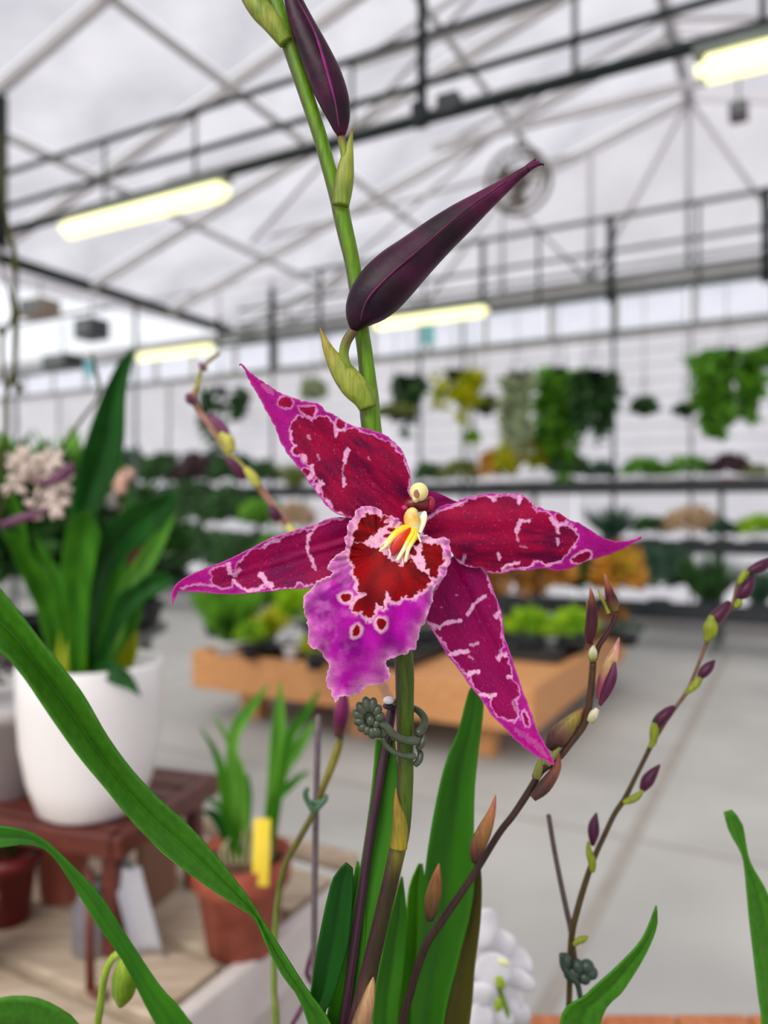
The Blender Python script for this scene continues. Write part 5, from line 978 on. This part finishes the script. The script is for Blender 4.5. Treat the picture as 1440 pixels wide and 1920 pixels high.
for b_, c in [([(352, 738, 4), (356, 748, 9), (366, 756, 6)], (96, 50, 70)), ([(395, 778, 4), (410, 795, 9), (424, 812, 8), (430, 830, 5)], (120, 60, 100)), ([(424, 858, 4), (436, 870, 9), (450, 885, 9), (458, 898, 5)], (84, 20, 66)), ([(506, 948, 4), (514, 962, 10), (524, 975, 8)], (70, 16, 56)), ([(415, 812, 8), (428, 826, 12), (434, 846, 8)], (196, 190, 90)), ([(460, 878, 6), (474, 895, 10), (486, 912, 6)], (190, 186, 80)), ([(538, 984, 5), (548, 996, 10), (556, 1008, 6)], (200, 196, 110)), ([(374, 680, 3), (380, 688, 7), (388, 694, 3)], (130, 90, 110))]:
    link('bud', tube([(x, y, w, c) for x, y, w in b_], d4-.006, n=14, sides=10), stemm, s4)
# ---------------- lower-left leaf plant with nodding green bud ----------------
p6 = fplant(-.15, .35, 'orchid with arching leaf and nodding yellow-green bud at lower left')
blade([(-30, 1545), (0, 1549), (40, 1555), (80, 1573), (130, 1618), (190, 1682), (240, 1760), (300, 1850), (345, 1902), (380, 1990), (330, 2300)], [(-30, 1592), (0, 1590), (50, 1584), (90, 1597), (130, 1650), (180, 1730), (230, 1802), (270, 1880), (310, 1960), (330, 2050), (270, 2300)], (.31, .32, .34, .35), m=G_main, parent=p6, fold=.15, nu=40, th=.0009)
blade([(-40, 1900), (0, 1872), (60, 1870), (110, 1890), (150, 1925), (170, 2000), (200, 2250)], [(-40, 1990), (0, 1990), (40, 2000), (80, 2020), (100, 2060), (110, 2120), (150, 2250)], (.32, .33, .35), m=G_big, parent=p6, fold=.1, nu=24, th=.0009)
link('bud_stalk', tube([(178, 2300, 7, (130, 160, 50)), (182, 1960, 7, (140, 170, 50)), (188, 1890, 7, (150, 176, 60)), (196, 1830, 7, (150, 176, 60)), (210, 1798, 7, (160, 184, 60)), (228, 1786, 8, (160, 184, 70)), (238, 1798, 7, (150, 176, 60))], .36, n=50, sides=10), stemm, p6)
link('bud', tube([(240, 1790, 8, (150, 176, 50)), (238, 1808, 17, (140, 168, 40)), (234, 1838, 22, (110, 140, 30)), (230, 1866, 18, (120, 150, 40)), (226, 1886, 6, (150, 170, 60))], .357, n=24, sides=18, ribs=4, ribamp=.08), stemm, p6)
# dark curled stems between bench and leaves
link('dry_stem', tube([(585, 1780, 3), (575, 1830, 5), (590, 1850, 4), (560, 1900, 5), (540, 1960, 4), (520, 2200, 4)], .44, n=30, sides=8), purp, p5)
# ---------------- white orchid bloom low behind the leaves ----------------
p8 = fplant(.10, .505, 'white orchid bloom with green throat below the arching spike', h=.08, r=.045)
wm = mat('white_petal', (236, 234, 238), .5, (246, 245, 248), 80, trans=.3)
fl8 = [(905, 1740, 30, 44, 20), (930, 1775, 44, 34, -20), (962, 1810, 44, 38, 35), (925, 1818, 40, 34, -10), (975, 1838, 34, 22, 25), (950, 1868, 40, 34, 60), (905, 1862, 30, 26, 0), (925, 1905, 44, 30, 20), (968, 1900, 34, 28, 40), (900, 1910, 28, 34, 0)]
for i, (x, y, rx, ry, ro) in enumerate(fl8):
    bm_ = ball(P(x, y, .50+.008*(i % 3)), rx*.92/F*.5, .0026, ry*.92/F*.5, Matrix.Rotation(math.radians(ro), 3, 'Y'), 20)
    for v in bm_.vertices: v.co.y += .0015*math.sin(v.co.x*260+i)+.001*math.sin(v.co.z*220)
    link('petal', bm_, wm, p8)
gl = mat('green_throat', (150, 178, 30), .5, (176, 200, 60), 80, trans=.2)
link('throat', ball(P(938, 1842, .486), 9/F*.5, .002, 13/F*.5, Matrix.Rotation(-.5, 3, 'Y'), 14), gl, p8); link('throat', ball(P(944, 1804, .488), 12/F*.5, .0015, 6/F*.5, Matrix.Rotation(.4, 3, 'Y'), 14), mat('pale_throat', (226, 230, 150), .5, (236, 238, 180), 80), p8)
link('throat', ball(P(934, 1884, .488), 8/F*.5, .0015, 13/F*.5, None, 14), gl, p8)
link('flower_spike', tube([(935, 1850, 5, (130, 160, 50)), (960, 1930, 5, (120, 150, 50)), (985, 2050, 5, (110, 140, 50)), (1000, 2250, 5, (110, 140, 50))], .507, n=24, sides=8), stemm, p8)
